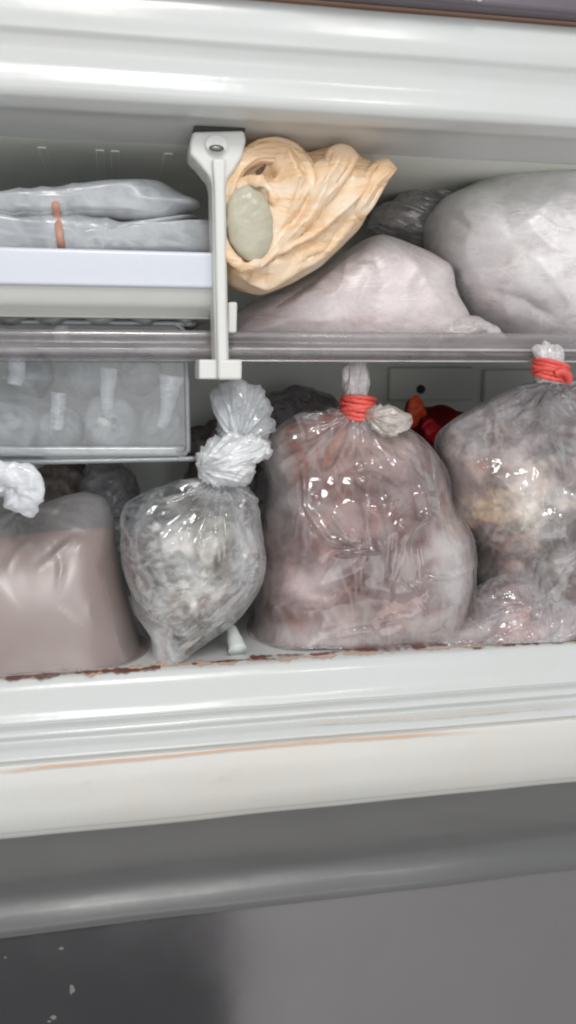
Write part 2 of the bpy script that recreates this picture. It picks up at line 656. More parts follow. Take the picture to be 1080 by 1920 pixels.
def extrude_poly(name, poly, y0, y1, mat, parent, bevel=0.0015, seg=3, label=None, world=False):
    """front outline (pixels in plane y0, or world x,z) pushed back to y1, edges rounded"""
    pts = [(p[0], p[1]) for p in poly] if world else [(lambda q: (q[0], q[2]))(U(p[0], p[1], y0)) for p in poly]
    bm = bmesh.new()
    a = [bm.verts.new((x, y0, z)) for x, z in pts]
    b = [bm.verts.new((x, y1, z)) for x, z in pts]
    n = len(a)
    bm.faces.new(a)
    bm.faces.new(b[::-1])
    for i in range(n):
        bm.faces.new((a[i], b[i], b[(i + 1) % n], a[(i + 1) % n]))
    bmesh.ops.recalc_face_normals(bm, faces=bm.faces)
    if bevel:
        res = bmesh.ops.bevel(bm, geom=list(bm.edges) + list(bm.verts), offset=bevel, segments=seg, profile=0.5, affect='EDGES', clamp_overlap=True)
        for f in res['faces']:                 # only the rounded edges are shaded smooth
            f.smooth = True
    me = bpy.data.meshes.new(name)
    bm.to_mesh(me)
    bm.free()
    return link(name, me, mat, parent, smooth=False, label=label)


def box(name, x0, x1, y0, y1, z0, z1, mat, parent, bevel=0.001, label=None, seg=3):
    return extrude_poly(name, [(x0, z0), (x1, z0), (x1, z1), (x0, z1)], y0, y1, mat, parent, bevel, seg, label, world=True)


def sweep_x(name, prof, x0, x1, mat, parent, nx=60, wob=0.0, label=None, smooth_n=6):
    """profile (y, z) points carried along x; the corners are rounded by a spline"""
    P = np.array(prof, float)
    d = []
    for i in range(len(P) - 1):
        a = P[max(i - 1, 0)]
        b, c = P[i], P[i + 1]
        e = P[min(i + 2, len(P) - 1)]
        for t in np.linspace(0, 1, smooth_n, endpoint=False):
            cr = 0.5 * ((2 * b) + (-a + c) * t + (2 * a - 5 * b + 4 * c - e) * t * t + (-a + 3 * b - 3 * c + e) * t ** 3)
            li = b + (c - b) * t
            d.append(0.6 * cr + 0.4 * li)
    d.append(P[-1])
    d = np.array(d)
    xs = np.linspace(x0, x1, nx)
    V = np.array([[x, y, z] for x in xs for y, z in d])
    if wob:
        V[:, 1] += wob * fbm(V * np.array([9, 30, 30.0]) + 2.2, 2)
        V[:, 2] += wob * fbm(V * np.array([9, 30, 30.0]) + 8.2, 2)
    m = len(d)
    F = [(i * m + j, i * m + j + 1, (i + 1) * m + j + 1, (i + 1) * m + j) for i in range(nx - 1) for j in range(m - 1)]
    me = mesh_np(name, V, F)
    return link(name, me, mat, parent, label=label)


def zz(py, Y, px=540):
    return U(px, py, Y)[2]


# ------------------------------------------------------------------ the refrigerator around everything
X0, X1 = -0.24, 0.60
YB = 0.36
ZC = zz(282, 0.06)                     # freezer ceiling
ZF = zz(1232, 0.03)                    # freezer floor
fridge = thing('refrigerator', 'white lined open freezer compartment of a grey refrigerator around all the frozen bags', 'refrigerator', (0.15, 0.0, ZF))

ztop = U(1080, 47, -0.02)[2]
prof = [(0.03, ztop + 0.001), (-0.014, ztop + 0.001), (-0.020, ztop - 0.005), (-0.021, zz(60, -0.02)), (-0.0195, zz(84, -0.02)), (-0.0165, zz(100, -0.0165)), (-0.0135, zz(124, -0.0135)),
        (-0.0125, zz(150, -0.0125)), (-0.0135, zz(168, -0.0135)), (-0.0140, zz(188, -0.0140)), (-0.0105, zz(208, -0.0105)), (0.002, zz(226, 0.0)), (0.018, zz(240, 0.018)), (0.060, ZC)]
sweep_x('top_rim', prof, X0 - 0.1, X1 + 0.1, M['liner'], fridge, wob=0.0007)


def plate(name, rect_pts, mat, parent, n=30, label=None):
    a, b, c, d = [np.array(p, float) for p in rect_pts]
    V, F = [], []
    for i in range(n + 1):
        for j in range(n + 1):
            s, t = i / n, j / n
            V.append((a * (1 - s) + b * s) * (1 - t) + (d * (1 - s) + c * s) * t)
    for i in range(n):
        for j in range(n):
            q = i * (n + 1) + j
            F.append((q, q + n + 1, q + n + 2, q + 1))
    return link(name, mesh_np(name, V, F), mat, parent, label=label)


ceil = plate('ceiling_panel', [(X0, 0.059, ZC), (X1, 0.059, ZC), (X1, YB, ZC - 0.002), (X0, YB, ZC - 0.002)], M['inner'], fridge)
for bx in (U(75, 262, 0.07)[0], U(186, 262, 0.07)[0], U(215, 262, 0.07)[0], U(318, 262, 0.07)[0]):
    box('ceiling_rib', bx - 0.0035, bx + 0.0035, 0.085, YB - 0.002, ZC - 0.0010, ZC + 0.003, M['inner'], ceil, bevel=0.0009)
back = plate('back_wall', [(X0, YB, ZF), (X1, YB, ZF), (X1, YB, ZC), (X0, YB, ZC)], M['inner'], fridge)
plate('side_wall', [(X0, -0.0, ZF), (X0, YB, ZF), (X0, YB, ZC), (X0, -0.0, ZC)], M['liner'], fridge)
plate('side_wall', [(X1, -0.0, ZF), (X1, YB, ZF), (X1, YB, ZC), (X1, -0.0, ZC)], M['liner'], fridge)
pa, pb = U(728, 752, YB - 0.006), U(888, 688, YB - 0.006)
cover = box('cover_plate', pa[0], pb[0], YB - 0.008, YB + 0.002, pa[2], pb[2], M['inner'], back, bevel=0.003)
pa, pb = U(905, 760, YB - 0.006), U(1040, 692, YB - 0.006)
box('cover_plate', pa[0], pb[0], YB - 0.008, YB + 0.002, pa[2], pb[2], M['inner'], back, bevel=0.003)
s = U(790, 730, YB - 0.010)
bm = bmesh.new()
bmesh.ops.create_cone(bm, cap_ends=True, segments=20, radius1=0.0055, radius2=0.0045, depth=0.004, matrix=Matrix.Translation(s) @ Matrix.Rotation(R(90), 4, 'X'))
for k in range(2):
    bmesh.ops.create_cube(bm, size=1, matrix=Matrix.Translation((s[0], s[1] - 0.0022, s[2])) @ Matrix.Rotation(R(45 + 90 * k), 4, 'Y') @ Matrix.Diagonal((0.007, 0.0006, 0.0012, 1)))
me = bpy.data.meshes.new('screw')
bm.to_mesh(me)
bm.free()
link('screw', me, M['gap'], back, smooth=False)

plate('floor_panel', [(X0, 0.028, ZF), (X1, 0.028, ZF), (X1, YB, ZF), (X0, YB, ZF)], M['liner'], fridge)
prof = [(0.040, ZF - 0.0002), (0.028, ZF), (0.020, ZF - 0.0015), (0.015, zz(1262, 0.015)), (0.010, zz(1300, 0.010)), (0.006, zz(1318, 0.006)), (0.0065, zz(1322, 0.0065)), (-0.001, zz(1331, -0.001)),
        (-0.004, zz(1342, -0.004)), (-0.001, zz(1352, -0.001)), (-0.009, zz(1368, -0.009)), (-0.014, zz(1384, -0.014)), (-0.0125, zz(1389, -0.0125))]
sweep_x('bottom_rim', prof, X0 - 0.1, X1 + 0.1, M['liner'], fridge, wob=0.0010)
prof = [(-0.010, zz(1389, -0.0125) + 0.0005), (-0.0150, zz(1390, -0.015)), (-0.0185, zz(1396, -0.0185)), (-0.0205, zz(1430, -0.0205)), (-0.0210, zz(1480, -0.021)), (-0.0205, zz(1508, -0.0205)), (-0.0200, zz(1514, -0.0205)), (-0.0200, zz(1530, -0.0205))]
sweep_x('front_flange', prof, X0 - 0.1, X1 + 0.1, M['flange'], fridge, wob=0.0008)
zg = zz(1516, -0.017)

# dark face above the rim, with the crinkled protective film still on it
box('upper_trim', X0 - 0.1, X1 + 0.1, -0.034, 0.03, ztop + 0.0015, ztop + 0.07, M['topdark'], fridge, bevel=0.003)
m_gap = box('seam', X0 - 0.1, X1 + 0.1, -0.022, 0.0, ztop + 0.0003, ztop + 0.0014, plastic('rusty_seam', srgb(150, 118, 100), 0.6), fridge, bevel=0.0005)
V = []
nx, nz = 220, 40
xa, xb = U(560, 10, -0.036)[0], U(900, 10, -0.036)[0]
for i in range(nx):
    for j in range(nz):
        V.append((xa + (xb - xa) * i / (nx - 1), -0.0365, ztop + 0.003 + 0.055 * j / (nz - 1)))
V = np.array(V)
V[:, 1] -= 0.0035 * ridged(V * np.array([190, 1, 420.0]) + 3, 3)
V[:, 2] += 0.002 * noise(V * 60)
F = [(i * nz + j, (i + 1) * nz + j, (i + 1) * nz + j + 1, i * nz + j + 1) for i in range(nx - 1) for j in range(nz - 1)]
link('protective_film', mesh_np('protective_film', V, F), film('thin_wrap', 0.22, crinkle=0.004, gloss=0.08, cs=40, amt=0.6), fridge)

def stain(name, a, b, cover=0.5, scale=60, rough=0.5):
    m, nt = new_mat(name)
    v = coords(nt, (0.35, 1, 1))
    n1 = ntex(nt, v, scale, 5, 0.65, 0.5)
    n2 = ntex(nt, v, scale * 0.25, 3, 0.5)
    c = mixc(nt, n1, a, b)
    p = N(nt, 'ShaderNodeBsdfPrincipled')
    p.inputs['Roughness'].default_value = rough
    nt.links.new(c, p.inputs['Base Color'])
    at = N(nt, 'ShaderNodeAttribute', attribute_name='cover')
    f = mth(nt, 'MULTIPLY', mth(nt, 'ADD', mth(nt, 'ADD', n1, n2), cover - 1.1), 3.2, True)
    f = mth(nt, 'MULTIPLY', f, at.outputs['Fac'], True)
    t = N(nt, 'ShaderNodeBsdfTransparent')
    mx = N(nt, 'ShaderNodeMixShader')
    nt.links.new(f, mx.inputs[0])
    nt.links.new(t.outputs[0], mx.inputs[1])
    nt.links.new(p.outputs[0], mx.inputs[2])
    o = N(nt, 'ShaderNodeOutputMaterial')
    nt.links.new(mx.outputs[0], o.inputs[0])
    return m


# rust line on the flange and blood along the floor edge
def ribbon(name, path, w, Y_of, mat, parent, seed, n=420):
    """thin dried streak lying on a surface; 'cover' fades out to its sides and ends"""
    px = np.linspace(path[0][0], path[-1][0], n)
    py = np.interp(px, [p[0] for p in path], [p[1] for p in path])
    wob = 1.8 * noise(np.stack([px * 0.02 + seed, px * 0 + 7.3, px * 0], 1))
    V, F, cv = [], [], []
    for i in range(n):
        e = min(1, i / (n * 0.1), (n - 1 - i) / (n * 0.15))
        for t in (-1, -0.4, 0, 0.4, 1):
            V.append(U(px[i], py[i] + wob[i] + t * w, Y_of) + np.array([0, -0.0006, 0]))
            cv.append(e * (1 - abs(t)) ** 0.7)
    for i in range(n - 1):
        for k in range(4):
            F.append((i * 5 + k, (i + 1) * 5 + k, (i + 1) * 5 + k + 1, i * 5 + k + 1))
    me = mesh_np(name, V, F)
    set_attr(me, 'cover', np.array(cv))
    return link(name, me, mat, parent)


rustm = stain('rust_residue', srgb(226, 184, 150), srgb(204, 146, 108), 0.56)
ribbon('rust_streak', [(-30, 1450), (300, 1418), (600, 1390), (905, 1371)], 3.0, -0.0212, rustm, fridge, 1.7)
ribbon('rust_streak', [(560, 1352), (800, 1345), (1100, 1318)], 4.0, -0.0135, stain('faint_residue', srgb(214, 200, 184), srgb(196, 176, 156), 0.25), fridge, 5.7)
ribbon('rust_streak', [(150, 1475), (330, 1462), (460, 1450)], 14.0, -0.0212, stain('faint_smear', srgb(222, 206, 186), srgb(214, 190, 164), 0.12), fridge, 7.7)

# lower door: deep grey cap seen from above, rounded front edge, front panel
door = bpy.data.objects.new('lower_door', None)
C.objects.link(door)
door.parent = fridge
zd = zz(1513, -0.0205)
dy = -0.098
prof = [(0.0, zd - 0.014), (-0.0212, zd - 0.012), (-0.0216, zd - 0.0040), (-0.0250, zd - 0.0012), (-0.060, zd - 0.001), (-0.078, zd - 0.002), (-0.090, zd - 0.0055), (dy, zd - 0.013), (dy - 0.0045, zd - 0.020),
        (dy - 0.004, zd - 0.026), (dy + 0.002, zd - 0.029), (dy + 0.006, zd - 0.030)]
sweep_x('door_cap', prof, X0 - 0.12, X1 + 0.12, M['door'], door, wob=0.0012, nx=80)
zt = zd - 0.022
box('door_face', X0 - 0.12, X1 + 0.12, dy + 0.0015, dy + 0.06, 0.04, zt, M['door_metal'], door, bevel=0.003)
# kitchen floor and an unseen dark slab added so the glossy door mirrors it
fl = plate('floor', [(-3.0, -3.2, 0), (3.2, -3.2, 0), (3.2, 0.9, 0), (-3.0, 0.9, 0)], plastic('pale_floor_tile', srgb(226, 222, 218), 0.4, srgb(214, 210, 206), 0.4), None, n=4)
props(fl, kind='structure')
def mirrored(px, py):
    d = ROT @ np.array([(px - 540) / FPX, -(py - 960) / FPX, -1.0])
    t = -EY[2] / d[2]
    q = EY + d * t
    return (q[0], 2 * (dy + 0.0015) - q[1])
slab_pts = [mirrored(428, 1660), mirrored(434, 1760), mirrored(438, 1850), mirrored(436, 1960), mirrored(420, 2100), mirrored(-500, 2100), mirrored(-700, 1660)]
bm = bmesh.new()
av = [bm.verts.new((x, y, 0.014)) for x, y in slab_pts]
bv = [bm.verts.new((x, y, 0.0)) for x, y in slab_pts]
bm.faces.new(av)
for i in range(len(av)):
    bm.faces.new((av[i], bv[i], bv[(i + 1) % len(av)], av[(i + 1) % len(av)]))
bmesh.ops.recalc_face_normals(bm, faces=bm.faces)
me = bpy.data.meshes.new('reflection_slab')
bm.to_mesh(me)
bm.free()
slab_o = link('reflection_slab', me, plastic('dark_slab', srgb(18, 19, 21), 0.8, srgb(40, 40, 42), 0.5), None, smooth=False)
props(slab_o, 'dark slab added on the floor out of view, for the dark reflection at the lower left', 'dark slab')
# small white drips and scuffs on the door
for (x, y, rx, ry, sd) in [(115, 1778, 7, 4, 1), (135, 1855, 6, 13, 2), (100, 1908, 9, 5, 3), (92, 1915, 6, 3, 7), (1047, 1737, 5, 3, 4), (1026, 1905, 5, 3, 5), (10, 1795, 4, 2, 6)]:
    rg = random.Random(sd)
    P = []
    for k in range(14):
        t = 2 * math.pi * k / 14
        q = 1 + rg.uniform(-0.3, 0.3)
        P.append((x + rx * 0.75 * q * math.cos(t), y + ry * 0.75 * q * math.sin(t)))
    body('dried_drop', P, dy + 0.0015, 0.0006, plastic('dried_milky_drop', srgb(112, 112, 112), 0.5), door, nseg=24, nring=8)

# ------------------------------------------------------------------ white divider bracket
br = thing('shelf_bracket', 'white plastic hanger with flared head and square foot left of the peach bag', 'bracket', tuple(U(410, 708, 0.02)))
by = 0.018
extrude_poly('hanger', [(362, 246), (458, 244), (462, 262), (455, 292), (440, 318), (427, 334), (424, 350), (427, 560), (430, 678), (404, 678), (401, 560), (398, 350), (394, 332), (372, 305), (356, 288), (357, 264)], by, by + 0.030, M['bracket'], br, bevel=0.0022)
extrude_poly('hanger_rib', [(398, 296), (424, 296), (422, 350), (425, 560), (428, 680), (408, 680), (406, 560), (402, 350)], by - 0.006, by + 0.001, M['bracket'], br, bevel=0.002)
extrude_poly('foot', [(373, 674), (408, 674), (408, 711), (373, 711)], by - 0.001, by + 0.035, M['bracket'], br, bevel=0.0015)
extrude_poly('foot', [(409, 674), (454, 674), (454, 712), (409, 712)], by - 0.008, by + 0.035, M['bracket'], br, bevel=0.002)
extrude_poly('clip', [(428, 566), (445, 566), (444, 624), (428, 624)], by + 0.012, by + 0.04, M['bracket'], br, bevel=0.0015)
h = U(405, 272, by - 0.001)
bm = bmesh.new()
bmesh.ops.create_cone(bm, cap_ends=True, segments=28, radius1=0.0075, radius2=0.0062, depth=0.005, matrix=Matrix.Translation(h) @ Matrix.Rotation(R(-90), 4, 'X') @ Matrix.Diagonal((1, 0.8, 1, 1)))
me = bpy.data.meshes.new('screw_boss')
bm.to_mesh(me)
bm.free()
link('screw_boss', me, M['bracket'], br, smooth=False)
h = U(406, 278, by - 0.0045)
bm = bmesh.new()
bmesh.ops.create_uvsphere(bm, u_segments=16, v_segments=8, radius=0.0042, matrix=Matrix.Translation(h) @ Matrix.Diagonal((1.3, 0.5, 0.55, 1)))
me = bpy.data.meshes.new('screw')
bm.to_mesh(me)
bm.free()
link('screw', me, M['screw'], br)
extrude_poly('mount', [(364, 236), (392, 234), (460, 238), (460, 246), (364, 246)], by + 0.004, by + 0.03, M['gap'], br, bevel=0.0008)

# ------------------------------------------------------------------ white drawer front on the left, above the shelf
tr = thing('white_tray', 'white plastic tray with tall front lip holding the banded packages', 'tray', tuple(U(200, 600, 0.05)))
ty = 0.030
za, zb, zc = U(200, 468, ty)[2], U(200, 538, ty)[2], U(200, 597, ty + 0.03)[2]
xr = U(403, 500, ty)[0]
prof = [(ty + 0.006, za - 0.004), (ty + 0.004, za), (ty, za - 0.0008), (ty - 0.001, (za + zb) / 2), (ty - 0.0005, zb + 0.0015), (ty + 0.003, zb)]
sweep_x('front_lip', prof, X0, xr, M['tray'], tr, nx=10)
pts = [(ty + 0.003, zb), (ty + 0.012, zb - 0.012), (ty + 0.026, zc + 0.002), (ty + 0.030, zc), (ty + 0.20, zc)]
sweep_x('underside', pts, X0, xr - 0.002, M['bracket'], tr, nx=10)
box('tray_bottom', X0, xr - 0.003, ty + 0.008, ty + 0.25, zb - 0.004, zb + 0.001, M['tray'], tr, bevel=0.0008)

# packages tied with a rubber band on the tray
m_pack = film('grey_wrap_film', 0.58, (0.74, 0.77, 0.80), crinkle=0.0003, gloss=0.25, cs=14, rot=(0, 1.3, 0.1), stretch=(1, 1, 4), amt=0.15)
m_food = food('frozen_food')
py_ = 0.075
pk = thing('wrapped_package', 'two flat grey plastic wrapped packages held by a brown rubber band', 'package', tuple(U(170, 470, py_)))
up = [(-90, 370), (60, 361), (150, 352), (240, 342), (296, 337), (322, 348), (350, 370), (377, 386), (350, 400), (320, 420), (250, 424), (160, 420), (-90, 418)]
lo = [(-90, 398), (60, 404), (160, 406), (240, 418), (310, 422), (350, 408), (404, 400), (420, 440), (410, 484), (300, 496), (-90, 496)]
gt = dict(jitter=0.3, scale=30)
body('upper_package', up, py_, 0.026, m_food, pk, centre=(140, 384), scale=0.93, e=0.6, tone=((118, 122, 128), [(240, 408, 70, 10, (128, 96, 92), .9), (100, 380, 90, 18, (150, 156, 162), .7), (330, 380, 40, 20, (160, 165, 170), .6), (352, 385, 18, 22, (70, 78, 80), .8)], gt), disp=crumple(0.0012, 20, 'Y', 80, seed=1.1), nring=60)
body('lower_package', lo, py_ - 0.004, 0.019, m_food, pk, centre=(150, 446), scale=0.9, e=0.5, tone=((112, 120, 128), [(340, 445, 40, 30, (74, 84, 88), .8), (60, 430, 120, 14, (150, 156, 164), .7), (380, 430, 26, 30, (150, 156, 156), .7)], gt), disp=crumple(0.0012, 20, 'Y', 80, seed=3.1, n=1), nring=60)
f1 = body('film', up, py_, 0.030, m_pack, pk, centre=(140, 384), e=0.45, disp=crumple(0.0022, 7, 'Y', 86, (1, 1, 5), seed=2.1, n=1), nring=80)
f2 = body('film', lo, py_ - 0.004, 0.024, m_pack, pk, centre=(150, 446), e=0.45, disp=crumple(0.0022, 7, 'Y', 86, (1, 1, 5), seed=5.1, n=1), nring=80)
bp = []
for (a, b, yy) in [(98, 358, py_), (100, 364, py_ - 0.020), (104, 384, py_ - 0.0305), (108, 410, py_ - 0.026), (112, 440, py_ - 0.034), (116, 472, py_ - 0.026), (117, 486, py_), (112, 470, py_ + 0.030), (104, 410, py_ + 0.036), (99, 366, py_ + 0.022)]:
    bp.append(U(a, b, yy) if yy <= py_ else U(a, b, py_) + np.array([0, yy - py_, 0]))
tube('rubber_band', bp, 0.0027, M['brown_band'], pk, flat=0.4, closed=True)

# ------------------------------------------------------------------ clear shelf with ribbed front rail
def clear_plastic(name, milk, tint, rough=0.12, trans=(0.9, 0.9, 0.92), wav=0.0004):
    return film(name, milk, tint, crinkle=wav, gloss=rough, cs=12, stretch=(0.4, 1, 3), amt=0.08, edge=0.1, trans=trans, rot=(0, 0, 0))


sh = thing('clear_shelf', 'clear grey plastic shelf with ribbed rail running behind the white hanger', 'shelf', (0.15, 0.06, U(540, 680, 0.05)[2]))
sy = 0.050
zt1, zb1 = U(700, 624, sy)[2], U(700, 679, sy)[2]
mrail = clear_plastic('clear_rail_plastic', 0.34, (0.50, 0.46, 0.465), 0.15)
hh = zt1 - zb1
prof = [(sy + 0.010, zt1), (sy + 0.002, zt1 + 0.0005), (sy, zt1 - 0.003), (sy + 0.0015, zb1 + hh * 0.62), (sy - 0.004, zb1 + hh * 0.52), (sy - 0.006, zb1 + hh * 0.40), (sy - 0.005, zb1 + hh * 0.22), (sy + 0.001, zb1 + hh * 0.12),
        (sy - 0.002, zb1 + 0.001), (sy + 0.004, zb1 - 0.0005), (sy + 0.012, zb1)]
sweep_x('front_rail', prof, X0 + 0.002, X1 - 0.002, mrail, sh, nx=40, wob=0.0006)
zpl = zb1 + hh * 0.62
box('shelf_plate', X0 + 0.002, X1 - 0.002, sy + 0.006, YB - 0.004, zpl - 0.003, zpl, clear_plastic('clear_plate_plastic', 0.5, (0.52, 0.48, 0.48), 0.1), sh, bevel=0.0006)
xa = U(432, 650, sy)[0]
box('rail_bead', xa, X1 - 0.004, sy - 0.0085, sy - 0.005, zb1 + hh * 0.38, zb1 + hh * 0.47, clear_plastic('bead_plastic', 0.55, (0.82, 0.76, 0.77), 0.1), sh, bevel=0.0012)
box('rail_bead', xa, X1 - 0.004, sy - 0.004, sy - 0.0005, zb1 + 0.0002, zb1 + hh * 0.06, clear_plastic('bead_plastic', 0.6, (0.84, 0.78, 0.79), 0.1), sh, bevel=0.0006)

# ------------------------------------------------------------------ ice box hanging under the shelf on the left
ib = thing('ice_box', 'translucent grey ice box with round frosted ice moulds under the white tray', 'ice box', tuple(U(170, 862, 0.09)))
iy = 0.066
p0, p1 = U(-60, 600, iy), U(356, 864, iy)
mice = clear_plastic('ice_box_plastic', 0.13, (0.36, 0.38, 0.395), 0.16, trans=(0.86, 0.88, 0.9))
def rrect(x0, x1, z0, z1, r, n=7):
    o = []
    for cx, cz, a0 in ((x1 - r, z0 + r, -90), (x1 - r, z1 - r, 0), (x0 + r, z1 - r, 90), (x0 + r, z0 + r, 180)):
        for k in range(n):
            a = R(a0 + 90 * k / (n - 1))
            o.append((cx + r * math.cos(a), cz + r * math.sin(a)))
    return o


ix0, ix1, iz0, iz1 = X0 + 0.01, p1[0], p1[2], p0[2]
def shell(name, poly, y0, y1, mat, parent, rim=False):
    bm = bmesh.new()
    a = [bm.verts.new((x, y0, z)) for x, z in poly]
    b = [bm.verts.new((x, y1, z)) for x, z in poly]
    bm.faces.new(a)
    for i in range(len(a)):
        bm.faces.new((a[i], b[i], b[(i + 1) % len(a)], a[(i + 1) % len(a)]))
    bmesh.ops.recalc_face_normals(bm, faces=bm.faces)
    me = bpy.data.meshes.new(name)
    bm.to_mesh(me)
    bm.free()
    return link(name, me, mat, parent, smooth=False)


shell('box_wall', rrect(ix0, ix1, iz0, iz1, 0.013), iy, iy + 0.2, mice, ib)
rp = rrect(ix0 + 0.001, ix1 - 0.0012, iz0 + 0.0015, iz1 - 0.001, 0.012)
tube('box_edge', [(x, iy - 0.0005, z) for x, z in rp], 0.0022, clear_plastic('box_edge_plastic', 0.5, (0.46, 0.48, 0.5), 0.15), ib, closed=True, nseg=8)
q = [U(-40, 846, iy - 0.002), U(150, 846, iy - 0.002), U(345, 846, iy - 0.002)]
tube('bottom_bead', q, [0.0042] * 3, clear_plastic('box_bead_plastic', 0.45, (0.66, 0.69, 0.71), 0.15), ib, nseg=10, flat=0.5)
def frost_mat(name, base, milk=0.7):
    return soft_bag(name, base, tuple(c * 0.45 for c in base[:3]) + (1,), 0.3, 0.2, 45, 0.0012)


m_ice = frost_mat('frosted_ice', srgb(206, 210, 212))
m_streak = film('pale_streak_film', 0.42, (0.85, 0.87, 0.88), crinkle=0.0008, gloss=0.3, cs=60, amt=0.3)
first = None
for (a, b, r, yy) in [(18, 800, 58, 0.095), (112, 806, 50, 0.10), (206, 800, 56, 0.09), (296, 806, 46, 0.10), (60, 700, 44, 0.13), (160, 705, 46, 0.13), (262, 700, 44, 0.13), (-60, 770, 50, 0.10)]:
    P = [(a + r * math.cos(t), b + r * 0.95 * math.sin(t)) for t in np.linspace(0, 2 * math.pi, 12, endpoint=False)]
    body('ice_ball', P, yy, r * 0.00043, m_ice, ib, nseg=60, nring=34, e=1, disp=crumple(0.002, 40, seed=a * .1, st=(1, 1, 1), big=.007, bigf=26))
for (pts, rr) in [([(30, 652), (32, 690), (28, 722)], (14, 13, 11)), ([(110, 736), (108, 770), (106, 806)], (11, 12, 12)), ([(205, 690), (202, 730), (200, 770)], (13, 11, 10)),
                  ([(322, 704), (316, 740), (310, 782), (300, 803)], (22, 16, 9, 6)), ([(118, 596), (117, 615), (116, 650)], (10, 11, 12))]:
    tube('pale_streak', [U(x, y, iy + 0.004) for x, y in pts], [r * 0.00043 for r in rr], m_streak, ib, flat=0.5, groove=0.3, disp=0.0012, dseed=pts[0][0])  # pale vertical streaks just behind the box wall
# row of ice cups between the tray and the rail
mc = frost_mat('pale_cup_plastic', srgb(170, 172, 170))
for a, w in ((-40, 44), (25, 40), (100, 46), (188, 40), (272, 38), (345, 26)):
    P = [(a - w, 588), (a + w, 588), (a + w - 3, 600), (a + w - 16, 612), (a, 616), (a - w + 16, 612), (a - w + 3, 600)]
    body('ice_cup', P, 0.080, 0.020, mc, ib, nseg=60, nring=24, e=0.7, disp=crumple(0.0006, 40, seed=a * .1))

# ------------------------------------------------------------------ peach carrier bag
m_peach = soft_bag('peach_plastic', srgb(255, 243, 224), srgb(255, 216, 168), 0.3, 0.25, 13, 0.003, (1, 1, 4.0), (0, R(-42), 0), 1.0)
pe = thing('peach_bag', 'crumpled peach plastic bag with grey lump showing through an opening, beside the hanger', 'plastic bag', tuple(U(540, 545, 0.10)))
Y = 0.058
mainp = [(426, 330), (450, 300), (480, 280), (530, 276), (575, 288), (612, 276), (650, 284), (690, 300), (716, 330), (705, 372), (680, 425), (640, 462), (590, 500), (540, 530), (490, 549), (450, 541), (426, 520), (422, 430)]
body('bag_skin', mainp, Y, 0.036, m_peach, pe, centre=(540, 420), e=0.75, disp=[crumple(0.0012, 9, 'Y', 42, (0.5, 1, 1.6), seed=4.2, big=0.004, n=1), folds([
    ([(436, 350), (448, 312), (490, 288), (540, 300), (556, 340), (540, 400)], 16, 0.010), ([(455, 340), (480, 322), (505, 312), (520, 330)], 9, -0.012),
    ([(575, 290), (585, 340), (560, 400), (520, 460)], 8, -0.009), ([(655, 300), (640, 350), (600, 410), (540, 470)], 7, -0.008), ([(690, 340), (650, 400), (590, 450), (500, 500)], 7, -0.007),
    ([(620, 290), (610, 345), (570, 410), (520, 480)], 12, 0.008), ([(700, 330), (640, 395), (560, 460), (480, 510)], 10, 0.007), ([(440, 510), (500, 530), (580, 490), (670, 410)], 10, 0.006), ([(430, 490), (490, 490), (560, 480)], 6, -0.006),
    ([(530, 420), (570, 360), (600, 330)], 5, 0.003), ([(560, 470), (620, 420), (680, 360)], 4, 0.003), ([(520, 520), (600, 470), (650, 420)], 4, -0.003), ([(600, 380), (640, 340), (660, 300)], 4, 0.003)]), pleats(770, 290, 0.0016, 4.0, 420, 3.0), creases((440, 290, 720, 530), 46, ang=-48, spread=20, seed=21, w=(3, 6), amp=(.0008, .0024))], nseg=340, nring=150)
# handle loop and folds on top
def ring(name, cx, cy, rx, ry, yy, rad, mat, parent, n=12, rot=0, seed=0, dep=0.006, disp=0.003, flat=1.0, df=60):
    P = []
    for k in range(n):
        t = 2 * math.pi * k / n
        x, y = rx * math.cos(t), ry * math.sin(t)
        P.append(U(cx + x * math.cos(rot) - y * math.sin(rot), cy + x * math.sin(rot) + y * math.cos(rot), yy + dep * math.sin(t * 2 + seed)))
    rr = [rad * (1 + 0.35 * math.sin(3 * 2 * math.pi * k / n + seed)) for k in range(n)]
    return tube(name, P, rr, mat, parent, closed=True, disp=disp, dseed=seed, flat=flat, df=df, nseg=20)


ring('opening_edge', 468, 418, 50, 82, Y - 0.034, 0.0024, m_peach, pe, rot=R(8), seed=1.0, disp=0.003, flat=0.6)
tube('handle_strap', [U(x, y, Y - 0.030 - 0.004 * math.sin(k)) for k, (x, y) in enumerate([(428, 400), (432, 350), (452, 306), (492, 284), (540, 292), (566, 330), (562, 390), (530, 450), (486, 500)])], [r_ * 0.00044 for r_ in (5, 10, 14, 17, 20, 22, 20, 14, 5)], m_peach, pe, flat=0.5, groove=0.7, dseed=2.2, nseg=56)
grey = soft_bag('pale_grey_film', srgb(212, 206, 186), srgb(190, 186, 166), 0.25, 0.2, 25, 0.001)
P = [(468 + 44 * math.cos(t) + 8 * math.sin(t), 418 + 74 * math.sin(t) - 4 * math.cos(t)) for t in np.linspace(0, 2 * math.pi, 14, endpoint=False)]
body('contents', P, Y - 0.034, 0.006, grey, pe, nseg=90, nring=50, e=0.7, disp=crumple(0.001, 25, seed=3.3), label='pale grey green lump seen through the opening')
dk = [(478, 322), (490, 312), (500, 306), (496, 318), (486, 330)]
body('hollow_shade', dk, Y - 0.040, 0.003, soft_bag('hollow_shade_brown', srgb(120, 92, 76), srgb(96, 70, 58), 0.6, 0.1), pe, nseg=40, nring=16)  # brown patch puts the hollow's shade into the colour
